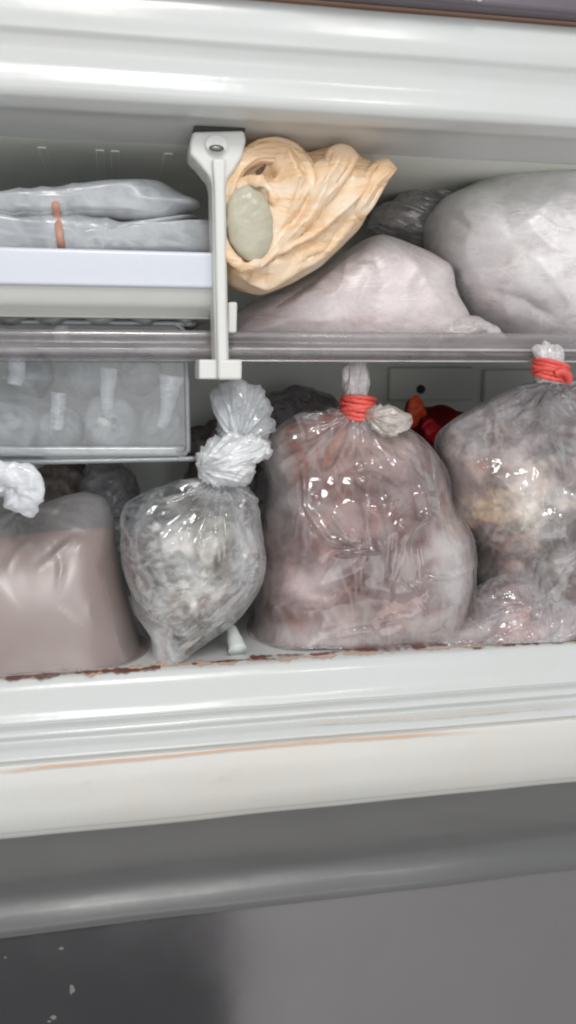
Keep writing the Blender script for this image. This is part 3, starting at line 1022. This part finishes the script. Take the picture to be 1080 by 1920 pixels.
for i, (pts, T_, fl) in enumerate([
        ([(655, 400), (672, 350), (686, 318), (706, 300), (728, 296), (746, 318), (732, 338), (716, 366), (700, 392), (680, 412)], 0.008, [([(668, 400), (700, 345), (738, 318)], 6, .004), ([(690, 390), (715, 345)], 4, -.003), ([(665, 370), (690, 325), (715, 303)], 4, -.003)]),
        ([(580, 400), (590, 350), (600, 310), (612, 280), (636, 268), (660, 274), (676, 292), (664, 320), (640, 352), (612, 390)], 0.010, [([(590, 390), (615, 330), (640, 285)], 7, .005), ([(610, 380), (640, 330), (662, 295)], 4, -.004), ([(590, 350), (606, 310), (622, 280)], 4, -.003)])]):
    body('handle_flap', pts, Y - 0.024 - 0.004 * i, T_, m_peach, pe, e=0.8, disp=[crumple(0.0012, 14, 'Y', 42, (0.5, 1, 1.6), seed=4.2 + i, big=0.003, n=1), folds(fl)], nseg=140, nring=70)

# ------------------------------------------------------------------ pale pink bag lying on the shelf
zs = zpl + 0.0006
m_pink = food('frosted_pink_pack', 0.42, 30, 0.0006, 0.25)
pb_ = thing('frozen_pack', 'pale pink frosted flat pack lying on the shelf below the peach bag', 'frozen pack', (float(U(660, 610, 0.13)[0]), 0.13, zs))
Y = 0.125
PINKF = folds([([(705, 448), (640, 500), (560, 560)], 12, 0.0020), ([(740, 455), (800, 530), (840, 590)], 12, 0.0020), ([(700, 460), (720, 530), (700, 600)], 16, -0.0025), ([(620, 500), (560, 540), (500, 590)], 8, -0.0015), ([(790, 475), (760, 540), (770, 600)], 9, 0.0015), ([(660, 470), (640, 540), (600, 600)], 7, 0.0010)])
pp = [(425, 640), (440, 588), (490, 556), (560, 525), (620, 490), (675, 452), (710, 441), (750, 452), (800, 474), (838, 500), (850, 545), (876, 590), (872, 640), (800, 660), (560, 660)]
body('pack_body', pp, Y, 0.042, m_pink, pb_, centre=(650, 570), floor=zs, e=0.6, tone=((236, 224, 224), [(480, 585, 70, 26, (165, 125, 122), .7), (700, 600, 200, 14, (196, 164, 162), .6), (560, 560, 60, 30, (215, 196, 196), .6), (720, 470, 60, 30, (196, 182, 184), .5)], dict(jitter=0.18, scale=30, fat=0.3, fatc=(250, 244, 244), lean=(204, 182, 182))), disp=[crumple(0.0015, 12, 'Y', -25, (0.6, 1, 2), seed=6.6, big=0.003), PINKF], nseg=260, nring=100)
body('pack_film', pp, Y, 0.0445, film('frosty_pack_film', 0.34, (0.93, 0.88, 0.88), crinkle=0.0005, gloss=0.36, cs=26, amt=0.2, edge=0.1), pb_, centre=(650, 570), floor=zs, e=0.6, disp=[crumple(0.0015, 12, 'Y', -25, (0.6, 1, 2), seed=6.6, big=0.003), PINKF, creases((500, 470, 860, 610), 26, ang=-35, seed=12, amp=(.0004, .0012))], nseg=280, nring=110)
tw = [(812, 640), (818, 606), (845, 596), (880, 592), (915, 606), (950, 640)]
m_clear = film('clear_bag_film', 0.16, (0.85, 0.85, 0.87), crinkle=0.0014, gloss=0.1)
m_milky = film('milky_bag_film', 0.52, (0.86, 0.85, 0.86), crinkle=0.0011, gloss=0.13, cs=42, amt=0.3)
body('film_tail', tw, 0.10, 0.022, film('pink_tail_film', 0.6, (0.80, 0.73, 0.73), crinkle=0.001), pb_, centre=(870, 625), floor=zs, disp=crumple(0.003, 28, 'Y', 20, seed=2.7), nring=50, nseg=120)

# ------------------------------------------------------------------ big white frosted bag at the upper right
wb = thing('frosted_bag', 'large white frosted bag bulging at the right end of the shelf', 'frozen bag', (float(U(1000, 630, 0.13)[0]), 0.13, zs))
Y = 0.140
WF = folds([([(860, 350), (885, 430), (870, 520), (900, 600)], 20, 0.0027), ([(930, 325), (950, 420), (1010, 500)], 24, -0.0032), ([(1060, 330), (1000, 420), (940, 520), (960, 610)], 18, 0.0027), ([(840, 400), (900, 450), (960, 440)], 9, -0.0018), ([(960, 380), (1030, 460), (1080, 480)], 9, 0.0023), ([(900, 540), (980, 560), (1060, 610)], 12, -0.0023), ([(980, 470), (1040, 520), (1070, 580)], 8, 0.0018), ([(1000, 400), (1050, 430), (1090, 430)], 6, 0.0018)])
wp = [(806, 440), (808, 402), (832, 366), (872, 345), (930, 320), (1000, 306), (1100, 298), (1250, 310), (1330, 420), (1330, 640), (1100, 690), (960, 650), (900, 612), (868, 570), (845, 512), (815, 472)]
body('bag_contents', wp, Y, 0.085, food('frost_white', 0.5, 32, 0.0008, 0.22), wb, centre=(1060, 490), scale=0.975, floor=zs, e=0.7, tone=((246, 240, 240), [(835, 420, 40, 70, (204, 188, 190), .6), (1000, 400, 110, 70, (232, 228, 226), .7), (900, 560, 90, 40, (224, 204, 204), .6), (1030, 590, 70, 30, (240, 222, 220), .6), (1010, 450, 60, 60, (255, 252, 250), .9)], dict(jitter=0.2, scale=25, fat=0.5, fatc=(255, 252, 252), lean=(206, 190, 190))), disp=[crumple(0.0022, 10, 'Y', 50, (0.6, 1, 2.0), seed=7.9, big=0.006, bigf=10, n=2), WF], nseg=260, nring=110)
body('bag_film', wp, Y, 0.088, film('frosted_film', 0.42, (0.98, 0.97, 0.97), crinkle=0.0009, gloss=0.30, cs=30, amt=0.25), wb, centre=(1060, 490), floor=zs, e=0.7, disp=[crumple(0.0022, 10, 'Y', 50, (0.6, 1, 2.0), seed=7.9, big=0.006, bigf=10, n=2), WF, creases((830, 330, 1120, 620), 16, ang=35, seed=9, w=(4, 9), amp=(.0006, .0014))], nseg=300, nring=130)
gp = [(690, 430), (705, 392), (750, 366), (800, 345), (860, 325), (930, 300), (940, 330), (880, 400), (860, 470), (800, 480), (740, 455), (710, 446)]
body('gathered_film', gp, 0.19, 0.030, film('dark_clear_film', 0.36, (0.60, 0.58, 0.58), crinkle=0.0008, gloss=0.14, cs=30, rot=(0, R(-25), 0), stretch=(0.5, 1, 5)), wb, centre=(800, 400), disp=[crumple(0.004, 22, 'Y', -22, (0.35, 1, 4), seed=5.5)], nseg=200, nring=80)
body('dark_contents', gp, 0.20, 0.025, food('dark_frozen', 0.5), wb, centre=(800, 400), scale=0.85, tone=((128, 118, 115), [], {}), disp=crumple(0.003, 16, 'Y', -22, (0.35, 1, 4), seed=5.5), nseg=100, nring=50)

# ------------------------------------------------------------------ things at the back of the lower room
ZFe = ZF + 0.0006
bk = thing('meat_bag', 'dark brown frozen meat bag standing behind the red tied middle bag', 'meat bag', (float(U(560, 900, 0.27)[0]), 0.27, ZFe))
P = [(480, 1100), (488, 800), (500, 740), (530, 732), (555, 722), (590, 730), (625, 745), (640, 790), (650, 1100)]
body('meat', P, 0.27, 0.04, food('dark_meat', 0.45, 60, 0.003, 0.6), bk, centre=(565, 900), scale=0.97, floor=ZFe, tone=((120, 98, 92), [(530, 745, 30, 20, (104, 70, 64), .8), (590, 750, 30, 14, (140, 120, 110), .8)], {}), disp=crumple(0.006, 30, 'Y', 10, (1, 1, 1), seed=8.1, big=.004), nseg=160, nring=80)
body('film', P, 0.27, 0.043, m_clear, bk, centre=(565, 900), floor=ZFe, disp=crumple(0.003, 30, 'Y', 10, seed=8.4), nseg=160, nring=80)
rd = thing('red_bag', 'bright red plastic bag with orange corner behind the two red tied bags', 'plastic bag', (float(U(800, 900, 0.25)[0]), 0.25, ZFe))
P = [(768, 1050), (766, 800), (764, 758), (776, 748), (800, 758), (850, 765), (880, 800), (880, 1050)]
body('bag_skin', P, 0.25, 0.03, soft_bag('red_plastic', srgb(168, 22, 18), srgb(110, 14, 10), 0.4, 0.3, 40, 0.001), rd, centre=(820, 880), floor=ZFe, disp=crumple(0.004, 16, 'Y', 60, seed=3.8, n=1), nseg=140, nring=70)
P = [(766, 800), (765, 760), (770, 744), (784, 742), (794, 756), (798, 776), (786, 786), (780, 800)]
body('orange_corner', P, 0.226, 0.004, plastic('orange_plastic', srgb(236, 84, 40), 0.4), rd, nseg=60, nring=24, disp=crumple(0.002, 40, seed=2, n=1))
P = [(790, 800), (806, 786), (822, 792), (826, 810), (814, 832), (800, 822)]
body('crimson_corner', P, 0.216, 0.004, plastic('crimson_plastic', srgb(214, 22, 44), 0.4), rd, nseg=60, nring=24, disp=crumple(0.002, 40, seed=4, n=1))
cl = thing('clear_bag', 'clear crumpled plastic bag with grey ice lumps behind the beige bag', 'plastic bag', (float(U(205, 1000, 0.22)[0]), 0.22, ZFe))
P = [(150, 1060), (152, 900), (168, 868), (190, 860), (225, 864), (246, 888), (262, 925), (275, 1060)]
body('ice_lumps', P, 0.22, 0.035, food('grey_ice', 0.35, 40, 0.002, 0.5), cl, centre=(208, 960), scale=0.95, floor=ZFe, tone=((132, 134, 132), [(190, 900, 20, 20, (178, 180, 180), .8), (225, 910, 14, 24, (164, 166, 166), .8), (165, 890, 10, 30, (88, 82, 76), .8)], {}), disp=crumple(0.008, 26, 'Y', 30, (1, 1, 1), seed=6.2), nseg=120, nring=60)
body('film', P, 0.22, 0.038, m_clear, cl, centre=(208, 960), floor=ZFe, disp=crumple(0.004, 26, 'Y', 30, seed=6.9), nseg=140, nring=70)
dl = thing('meat_bag', 'brown frozen meat bag in shade under the ice box, behind the beige bag', 'meat bag', (float(U(110, 1000, 0.25)[0]), 0.25, ZFe))
P = [(40, 1060), (42, 890), (80, 868), (120, 862), (158, 872), (175, 900), (180, 1060)]
body('meat', P, 0.25, 0.03, food('brown_meat', 0.45, 60, 0.003, 0.6), dl, centre=(110, 950), floor=ZFe, tone=((118, 104, 94), [(130, 890, 30, 14, (100, 84, 74), .8)], {}), disp=crumple(0.007, 30, 'Y', 30, (1, 1, 1), seed=9.1), nseg=120, nring=60)
dm = thing('meat_bag', 'dark lumpy frozen pack behind the knotted clear bag, right of the ice box', 'meat bag', (float(U(400, 1000, 0.29)[0]), 0.29, ZFe))
P = [(350, 1060), (352, 815), (368, 804), (385, 800), (400, 785), (430, 780), (470, 800), (485, 1060)]
body('meat', P, 0.29, 0.03, food('dark_pack', 0.45, 60, 0.003, 0.6), dm, centre=(420, 930), floor=ZFe, tone=((96, 86, 82), [(420, 840, 50, 50, (120, 104, 98), .8)], {}), disp=crumple(0.007, 34, 'Y', 30, (1, 1, 1), seed=2.1), nseg=120, nring=60)

# ------------------------------------------------------------------ beige bag at the lower left
ba = thing('beige_bag', 'plump bag of smooth beige liquid with a white knot at the lower left', 'frozen bag', (float(U(90, 1265, 0.09)[0]), 0.09, ZFe))
Y = 0.085
ap = [(-120, 960), (-40, 962), (30, 958), (80, 944), (120, 932), (160, 924), (195, 936), (212, 968), (218, 1020), (232, 1090), (248, 1150), (266, 1210), (280, 1262), (270, 1330), (100, 1340), (-120, 1340)]
ac = [(-120, 1010), (0, 1002), (100, 994), (209, 986), (219, 1030), (232, 1090), (248, 1150), (266, 1210), (280, 1262), (270, 1330), (100, 1340), (-120, 1340)]
m_beige = food('frozen_beige', 0.45, 14, 0.0004, 0.10)
body('frozen_liquid', ac, Y, 0.055, m_beige, ba, centre=(80, 1170), scale=0.975, e=0.56, ed=1.0, wedge=0.11, floor=ZFe, tone=((138, 110, 100), [(75, 1060, 26, 50, (158, 134, 125), .7), (60, 1250, 200, 26, (148, 126, 117), .5)], dict(jitter=0.05, scale=14)), disp=[crumple(0.0004, 8, 'Y', 60, seed=3.1, big=0.002, bigf=9, n=1)], nseg=200, nring=90, lean=0.05)
body('film', ap, Y, 0.0600, film('smooth_film', 0.20, (0.68, 0.65, 0.65), crinkle=0.0002, gloss=0.32, cs=14, amt=0.03, edge=0.08, cr=0.0), ba, centre=(80, 1150), e=0.56, ed=1.0, wedge=0.13, floor=ZFe, disp=[crumple(0.0004, 8, 'Y', 60, seed=3.1, big=0.002, bigf=9, n=1), pleats(40, 945, 0.003, 3, 70), creases((-20, 935, 215, 1060), 12, ang=-60, seed=31, amp=(.0006, .0016)), creases((60, 1000, 250, 1240), 7, ang=75, seed=33, amp=(.0003, .0008), w=(5, 9))], nseg=240, nring=110, lean=0.05)
mk = film('white_knot_film', 0.78, (0.92, 0.93, 0.96), crinkle=0.0012, gloss=0.12)
kn = [(-60, 880), (0, 872), (40, 876), (66, 892), (84, 912), (74, 935), (62, 956), (34, 964), (16, 950), (10, 925), (-60, 940)]
body('knot', kn, 0.045, 0.014, mk, ba, centre=(20, 910), disp=[crumple(0.006, 18, 'Y', 30, (1, 1, 1.6), seed=1.6, n=1), crumple(0.0015, 44, 'Y', 30, n=1)], nseg=160, nring=70)
tube('knot_tail', [U(-40, 880, .035), U(10, 888, .03), (U(50, 900, .028)), U(56, 930, .03), U(40, 956, .034)], [.006, .008, .009, .008, .007], mk, ba, flat=0.5, disp=0.004, nseg=24, df=90)

# ------------------------------------------------------------------ clear knotted bag
bb = thing('knotted_bag', 'clear plastic bag of whitish grey frozen pieces closed with a large white knot', 'frozen bag', (float(U(350, 1240, 0.06)[0]), 0.06, ZFe))
Y = 0.062
bpx = [(430, 898), (462, 908), (484, 942), (495, 1000), (494, 1060), (476, 1112), (442, 1158), (402, 1192), (362, 1222), (328, 1250), (300, 1262), (290, 1240), (276, 1190), (254, 1140), (240, 1080), (226, 1015), (222, 975), (242, 945), (282, 920), (340, 902), (385, 893)]
m_lump = food('whitish_frozen_pieces', 0.4, 55, 0.0025, 0.6)
body('frozen_pieces', bpx, Y, 0.046, m_lump, bb, centre=(362, 1075), scale=0.86, tone=((124, 122, 116), [
    (330, 1040, 34, 75, (246, 244, 238), 1.0), (400, 1030, 40, 50, (176, 172, 150), .8), (425, 1060, 30, 50, (92, 82, 68), .95), (255, 1060, 20, 60, (110, 84, 82), .9), (300, 970, 60, 30, (78, 84, 88), .95),
    (380, 950, 24, 40, (104, 100, 92), .8), (440, 950, 24, 40, (128, 132, 132), .7), (420, 1130, 50, 40, (190, 172, 166), .7), (310, 1150, 36, 40, (222, 220, 214), .9), (345, 1085, 16, 12, (110, 70, 58), .9), (360, 1125, 26, 14, (150, 128, 112), .8), (460, 1060, 20, 80, (164, 166, 172), .7)], dict(jitter=0.6, scale=60, fat=0.75, fatc=(232, 232, 226), lean=(70, 66, 58))),
    disp=[crumple(0.0030, 14, 'Y', 25, (1, 1, 1.5), seed=4.9, big=0.004, bigf=12, n=1), crumple(0.003, 34, seed=2.2)], nseg=260, nring=120)
body('film', bpx, Y, 0.053, film('clear_knotted_film', 0.02, (0.88, 0.89, 0.9), crinkle=0.0014, gloss=0.09, attr=True, cs=26, amt=0.22, rot=(0.3, 0.5, 0.3), stretch=(1.0, 1, 2.2)), bb, centre=(362, 1060),
     milk=[(420, 905, 60, 30, .45), (300, 1235, 40, 40, .55), (290, 1180, 30, 60, .2), (470, 1050, 28, 110, .3), (330, 940, 90, 30, -.05)],
     disp=[crumple(0.0030, 14, 'Y', 25, (1, 1, 1.5), seed=4.9, big=0.004, bigf=12, n=1), pleats(415, 900, 0.008, 4.5, 100, 2.0), creases((250, 940, 480, 1220), 36, ang=-30, length=(20, 70), seed=7)], nseg=320, nring=150)
body('knot', [(372, 868), (374, 845), (392, 834), (404, 822), (440, 812), (478, 816), (502, 832), (500, 852), (478, 866), (474, 888), (456, 904), (420, 906), (385, 896)], 0.040, 0.026, film('thick_knot_film', 0.80, (0.93, 0.94, 0.95), crinkle=0.0006, gloss=0.16, cs=24, amt=0.1), bb, centre=(428, 862),
     disp=[crumple(0.006, 12, 'Y', -35, (0.7, 1, 1.8), seed=0.6, n=1, big=.003, bigf=20), pleats(372, 880, 0.005, 5.0, 150, 1.0), pleats(505, 830, 0.003, 7.0, 90, 4.0)], nseg=220, nring=100)
body('tail', [(424, 850), (418, 810), (404, 770), (400, 738), (416, 720), (448, 712), (486, 722), (506, 752), (516, 792), (508, 824), (488, 850)], 0.050, 0.018, film('clear_tail_film', 0.24, (0.84, 0.86, 0.88), crinkle=0.001, gloss=0.1, attr=True, cs=24), bb, centre=(455, 775),
     milk=[(430, 810, 40, 34, .4), (420, 740, 24, 40, .1)], disp=[crumple(0.005, 12, 'Y', 15, (1.8, 1, .7), seed=8.6, n=1, big=.003, bigf=18), pleats(445, 835, 0.006, 5.0, 120, 1.0)], nseg=200, nring=90)
body('tail_lining', [(414, 826), (410, 780), (406, 745), (420, 730), (448, 720), (480, 730), (498, 755), (505, 790), (490, 815)], 0.054, 0.010, film('grey_tail_film', 0.45, (0.45, 0.47, 0.5), crinkle=0.0014, gloss=0.1, cs=45), bb, centre=(455, 775), disp=crumple(0.006, 34, 'Y', 15, seed=5.6), nseg=120, nring=50)

# ------------------------------------------------------------------ middle meat bag with red band
def tie(name, cx, cy, rx, yy, parent, n=8, h=30, seed=0.0, mat=None, slope=0.0):
    t = bpy.data.objects.new(name, None)
    C.objects.link(t)
    t.parent = parent
    rx_m = rx * 0.00044
    for k in range(n):
        P = []
        zc = cy - h / 2 + h * (k + 0.5) / n
        for j in range(14):
            a = 2 * math.pi * j / 14
            c = U(cx + 2.0 * math.sin(seed + k * 2.1), zc + 5 * math.sin(a + k * 1.1 + seed) + slope * rx * math.cos(a) / 30, yy)
            P.append(c + np.array([rx_m * math.cos(a) * (1 + .08 * math.sin(k * 3 + seed)), rx_m * math.sin(a), 0]))
        tube('band_loop', P, 0.0016 + 0.0003 * (k % 2), M['red_tie'], t, closed=True, nseg=10, disp=0.0006, dseed=k, df=200)
    return t


mb = thing('meat_bag', 'large clear bag of brownish frozen meat with red band, middle of the freezer floor', 'meat bag', (float(U(670, 1210, 0.10)[0]), 0.10, ZFe))
Y = 0.100
cpx = [(560, 776), (610, 768), (650, 764), (700, 772), (760, 798), (800, 830), (832, 880), (845, 930), (862, 965), (876, 1005), (877, 1080), (872, 1130), (868, 1180), (845, 1290), (650, 1310), (475, 1290), (468, 1200), (478, 1130), (490, 1050), (497, 950), (497, 860), (510, 818), (532, 790)]
body('meat', cpx, Y, 0.066, food('brownish_frozen_meat', 0.5, 34, 0.0016, 0.4), mb, centre=(680, 1010), scale=0.965, e=0.6, wedge=0.11, floor=ZFe, tone=((112, 56, 46), [
    (520, 900, 24, 90, (176, 168, 158), .8), (620, 850, 90, 60, (156, 112, 98), .8), (720, 850, 70, 50, (158, 122, 112), .7), (545, 1010, 46, 50, (116, 66, 60), .9), (580, 1100, 70, 40, (218, 186, 182), .95), (620, 980, 30, 50, (190, 164, 156), .6),
    (700, 1050, 90, 80, (92, 50, 46), .95), (760, 930, 60, 40, (122, 84, 76), .7), (846, 1070, 38, 90, (222, 212, 210), 1.0), (700, 1150, 60, 24, (128, 98, 90), .7), (560, 1195, 140, 22, (200, 184, 180), .8), (800, 1180, 60, 30, (190, 178, 174), .8), (820, 900, 30, 50, (118, 96, 92), .7), (760, 820, 50, 24, (200, 176, 156), .6)], dict(jitter=0.45, scale=42, fat=0.4, fatc=(184, 136, 122), lean=(84, 34, 28))),
     disp=[crumple(0.0030, 12, 'Y', 28, (0.6, 1, 1.9), seed=14.9, big=0.007, bigf=10, n=1), crumple(0.002, 22, seed=2.0)], nseg=280, nring=130)
body('film', cpx, Y, 0.069, film('meat_bag_film', 0.05, (0.78, 0.74, 0.74), crinkle=0.0013, gloss=0.11, attr=True, cs=13, amt=0.22, edge=0.25, rot=(0.1, R(-62), 0.2), stretch=(3.0, 1, 0.8)), mb, centre=(680, 1010), e=0.6, wedge=0.11, floor=ZFe,
     milk=[(518, 890, 30, 100, .3), (850, 1060, 40, 90, .3), (600, 1195, 200, 22, .3), (640, 800, 90, 30, .12), (590, 1100, 60, 30, .15)],
     disp=[crumple(0.0030, 12, 'Y', 28, (0.6, 1, 1.9), seed=14.9, big=0.007, bigf=10, n=1), pleats(665, 775, 0.009, 3.5, 110, 7.0), creases((520, 850, 870, 1190), 26, seed=3, w=(4, 8), length=(40, 120)), folds([([(566, 868), (572, 950), (612, 1010), (660, 1030)], 5, 0.004), ([(560, 880), (562, 950), (598, 1018)], 6, -0.003), ([(625, 1042), (680, 1034), (735, 1028)], 4, 0.004), ([(692, 958), (752, 940)], 4, 0.004), ([(738, 992), (815, 965)], 4, 0.004), ([(700, 1170), (780, 1150), (862, 1120)], 4, 0.0035), ([(600, 1190), (720, 1180)], 4, 0.003), ([(760, 850), (800, 960), (840, 1000)], 6, 0.004), ([(630, 900), (700, 890)], 4, 0.003), ([(650, 1105), (740, 1110), (800, 1090)], 4, 0.003)])], nseg=380, nring=180)
body('twisted_neck', [(652, 762), (648, 735), (642, 706), (644, 688), (660, 680), (680, 680), (692, 692), (692, 725), (686, 762)], Y - 0.004, 0.010, film('pale_neck_film', 0.74, (0.90, 0.84, 0.84), crinkle=0.001, gloss=0.12, cs=60), mb, centre=(668, 724), disp=[crumple(0.004, 40, 'Y', 90, (0.6, 1, 3), seed=3.9)], nseg=140, nring=70)
tie('red_band', 671, 764, 30, Y - 0.004, mb, 9, 36, 0.6)
body('side_knot', [(690, 775), (712, 764), (742, 762), (764, 776), (766, 800), (752, 818), (720, 824), (700, 806)], Y - 0.020, 0.016, film('cream_film', 0.45, (0.84, 0.77, 0.70), crinkle=0.0012, gloss=0.12, cs=60), mb, disp=[crumple(0.005, 18, 'Y', 20, seed=4.9, n=1), pleats(690, 780, 0.003, 4, 90)], nseg=140, nring=70)

# ------------------------------------------------------------------ right meat bag with red tie
rb = thing('meat_bag', 'clear bag of meat with creamy fat and twisted red tie, rightmost on the floor', 'meat bag', (float(U(1010, 1220, 0.11)[0]), 0.11, ZFe))
Y = 0.105
dpx = [(1030, 712), (980, 722), (920, 745), (870, 768), (832, 795), (814, 832), (826, 872), (838, 905), (852, 960), (876, 1000), (892, 1040), (888, 1090), (884, 1130), (880, 1200), (890, 1290), (1150, 1320), (1290, 1250), (1310, 1000), (1290, 800), (1150, 730), (1080, 710)]
body('meat', dpx, Y, 0.072, food('fatty_frozen_meat', 0.45, 50, 0.0025, 0.55), rb, centre=(1050, 1000), scale=0.955, e=0.65, wedge=0.11, floor=ZFe, tone=((126, 100, 94), [
    (925, 950, 50, 34, (238, 204, 156), 1.0), (905, 880, 30, 28, (214, 176, 156), .9), (860, 920, 20, 50, (150, 112, 98), .8), (990, 930, 46, 60, (240, 230, 216), .95), (985, 850, 40, 34, (206, 196, 192), .8), (1050, 850, 60, 34, (96, 86, 82), .9), (1045, 940, 30, 26, (170, 174, 172), .7),
    (955, 1030, 50, 40, (220, 186, 172), .9), (985, 985, 34, 20, (210, 196, 168), .8), (900, 1070, 26, 60, (82, 66, 66), .9), (1050, 1060, 50, 60, (128, 118, 114), .7), (880, 820, 40, 50, (138, 128, 128), .7), (950, 790, 60, 30, (168, 162, 162), .6), (902, 873, 9, 8, (196, 92, 72), .9), (890, 934, 6, 6, (70, 40, 36), .9), (937, 912, 8, 5, (60, 44, 42), .9), (872, 965, 26, 24, (236, 200, 160), 1.0), (1060, 1000, 60, 50, (92, 84, 82), .8), (1040, 780, 60, 40, (110, 102, 102), .7)], dict(jitter=0.5, scale=55, fat=0.6, fatc=(226, 206, 190))),
     disp=[crumple(0.0035, 12, 'Y', 30, (0.6, 1, 1.9), seed=24.9, big=0.007, bigf=11, n=1), crumple(0.003, 26, seed=4.0)], nseg=280, nring=130)
body('film', dpx, Y, 0.076, film('right_bag_film', 0.06, (0.80, 0.78, 0.79), crinkle=0.0014, gloss=0.09, attr=True, cs=22, amt=0.25, rot=(0.1, R(-55), 0.3), stretch=(2.6, 1, 0.8)), rb, centre=(1050, 1000), e=0.65, wedge=0.11, floor=ZFe,
     milk=[(880, 810, 50, 40, .12), (1000, 760, 90, 40, .2), (930, 940, 60, 40, -.1)],
     disp=[crumple(0.0035, 12, 'Y', 30, (0.6, 1, 1.9), seed=24.9, big=0.007, bigf=11, n=1), pleats(1035, 715, 0.009, 3.5, 110, 9.0), creases((850, 760, 1120, 1180), 34, seed=5, w=(4, 9), length=(40, 110))], nseg=360, nring=170)
body('twisted_neck', [(1010, 715), (1012, 690), (1004, 672), (1002, 652), (1022, 642), (1044, 644), (1056, 656), (1056, 680), (1062, 715)], 0.034, 0.010, film('white_neck_film', 0.6, (0.90, 0.87, 0.87), crinkle=0.001, gloss=0.1, cs=60), rb, centre=(1032, 682), disp=[crumple(0.004, 40, 'Y', 80, (0.6, 1, 3), seed=5.9)], nseg=140, nring=70)
tt = tie('red_band', 1032, 694, 28, 0.034, rb, 8, 28, 1.6, slope=4)
tube('band_loop', [U(1040, 700, 0.020), U(1056, 697, 0.018), U(1066, 706, 0.018), U(1067, 718, 0.02)], [0.003, 0.0034, 0.0032, 0.0022], M['red_tie'], tt)

# ------------------------------------------------------------------ flat wrapped pack in front of the right bag
fp = thing('wrapped_package', 'low package of pinkish meat in creased clear wrap at the foot of the right bag', 'package', (float(U(980, 1215, 0.05)[0]), 0.05, ZFe))
fpx = [(760, 1225), (770, 1196), (820, 1176), (868, 1158), (896, 1110), (930, 1084), (985, 1080), (1040, 1096), (1180, 1110), (1240, 1180), (1230, 1290), (1040, 1300), (820, 1290)]
body('meat', fpx, 0.058, 0.030, food('pinkish_meat', 0.45, 50, 0.002, 0.5), fp, centre=(1000, 1190), scale=0.93, e=0.6, floor=ZFe, tone=((142, 118, 118), [(970, 1180, 30, 44, (202, 158, 148), .9), (900, 1130, 40, 30, (96, 76, 78), .9), (1010, 1130, 50, 30, (128, 108, 108), .8), (860, 1195, 60, 20, (178, 160, 156), .8), (1050, 1200, 50, 26, (176, 156, 156), .8)], dict(jitter=0.45, scale=55, fat=0.6, fatc=(214, 190, 186))), disp=[crumple(0.004, 24, 'Y', 18, (0.5, 1, 2.4), seed=33.9, big=0.003)], nseg=200, nring=90)
body('film', fpx, 0.058, 0.033, film('creased_wrap', 0.12, (0.82, 0.79, 0.80), crinkle=0.0016, gloss=0.08, cs=34, rot=(0.1, R(-68), 0.3), stretch=(3.4, 1, 0.7)), fp, centre=(1000, 1190), e=0.6, floor=ZFe, disp=[crumple(0.004, 24, 'Y', 18, (0.5, 1, 2.4), seed=33.9, big=0.003), creases((840, 1080, 1120, 1220), 40, seed=6, amp=(0.001, 0.003))], nseg=260, nring=120)

# small white plug between the two middle bags
pg = thing('plastic_stub', 'small white plastic stub on the floor between knotted bag and middle meat bag', 'plastic piece', tuple(U(442, 1222, 0.045)))
a, b = U(434, 1178, 0.06), U(446, 1218, 0.040)
b[2] = ZFe + 0.004
tube('stub', [a, a * 0.6 + b * 0.4, b], [0.0040, 0.0055, 0.0075], M['cap'], pg, disp=0.0006)

# ------------------------------------------------------------------ blood and drips on the floor edge
def splat(name, cx, cy, rx, ry, yy, mat, seed):
    P = []
    rg = random.Random(seed)
    for k in range(16):
        t = 2 * math.pi * k / 16
        q = 1 + rg.uniform(-0.35, 0.35)
        P.append((cx + rx * q * math.cos(t), cy + ry * q * math.sin(t)))
    return P


m_blood = stain('dried_blood', srgb(132, 78, 64), srgb(92, 50, 42), 0.36, 110, 0.4)
m_stain = stain('dried_beige_juice', srgb(212, 190, 172), srgb(196, 160, 138), 0.42, 50, 0.4)


def floor_streak(name, x0, x1, y0, y1, mat, seed, thr=0.0, n=500, z=0.0006):
    """dried residue on the floor edge between px x0..x1; y0, y1 = depth range in metres"""
    a, b = U(x0, 1240, 0.03)[0], U(x1, 1230, 0.03)[0]
    xs_ = np.linspace(a, b, n)
    m = 7
    V, cv = [], []
    c = noise(np.stack([xs_ * 30 + seed, xs_ * 0 + 2.2, xs_ * 0], 1)) * 0.5
    w = 0.5 + 0.9 * noise(np.stack([xs_ * 55 + seed, xs_ * 0 + 5.2, xs_ * 0], 1)) + 0.5 * noise(np.stack([xs_ * 190 + seed, xs_ * 0 + 5.2, xs_ * 0], 1))
    for i in range(n):
        mid = (y0 + y1) / 2 + c[i] * (y1 - y0) * 0.6
        hw = max(w[i], 0.02) * (y1 - y0) / 2
        for j in range(m):
            t = j / (m - 1) * 2 - 1
            yy = mid + hw * t
            zz_ = ZF if yy > 0.028 else ZF - (0.028 - yy) * 0.19
            V.append((xs_[i], yy, zz_ + z * (1 - t * t) + 0.00045))
            cv.append((1 - abs(t)) ** 0.5 * min(1, max(w[i] - thr, 0) * 3))
    F = []
    for i in range(n - 1):
        if w[i] > thr:
            for j in range(m - 1):
                F.append((i * m + j, (i + 1) * m + j, (i + 1) * m + j + 1, i * m + j + 1))
    me = mesh_np(name, np.array(V), F)
    set_attr(me, 'cover', np.array(cv))
    return link(name, me, mat, fridge)


floor_streak('juice_stain', -40, 1100, 0.019, 0.038, m_stain, 3.0, -0.5, z=0.0003)
floor_streak('blood_streak', 10, 300, 0.018, 0.031, m_blood, 5.0, 0.0)
floor_streak('blood_streak', 470, 840, 0.024, 0.042, m_blood, 8.0, 0.0, z=0.0009)
floor_streak('blood_streak', 360, 520, 0.024, 0.032, m_blood, 9.0, 0.1)
floor_streak('blood_streak', 880, 1080, 0.020, 0.028, m_blood, 11.0, 0.3)
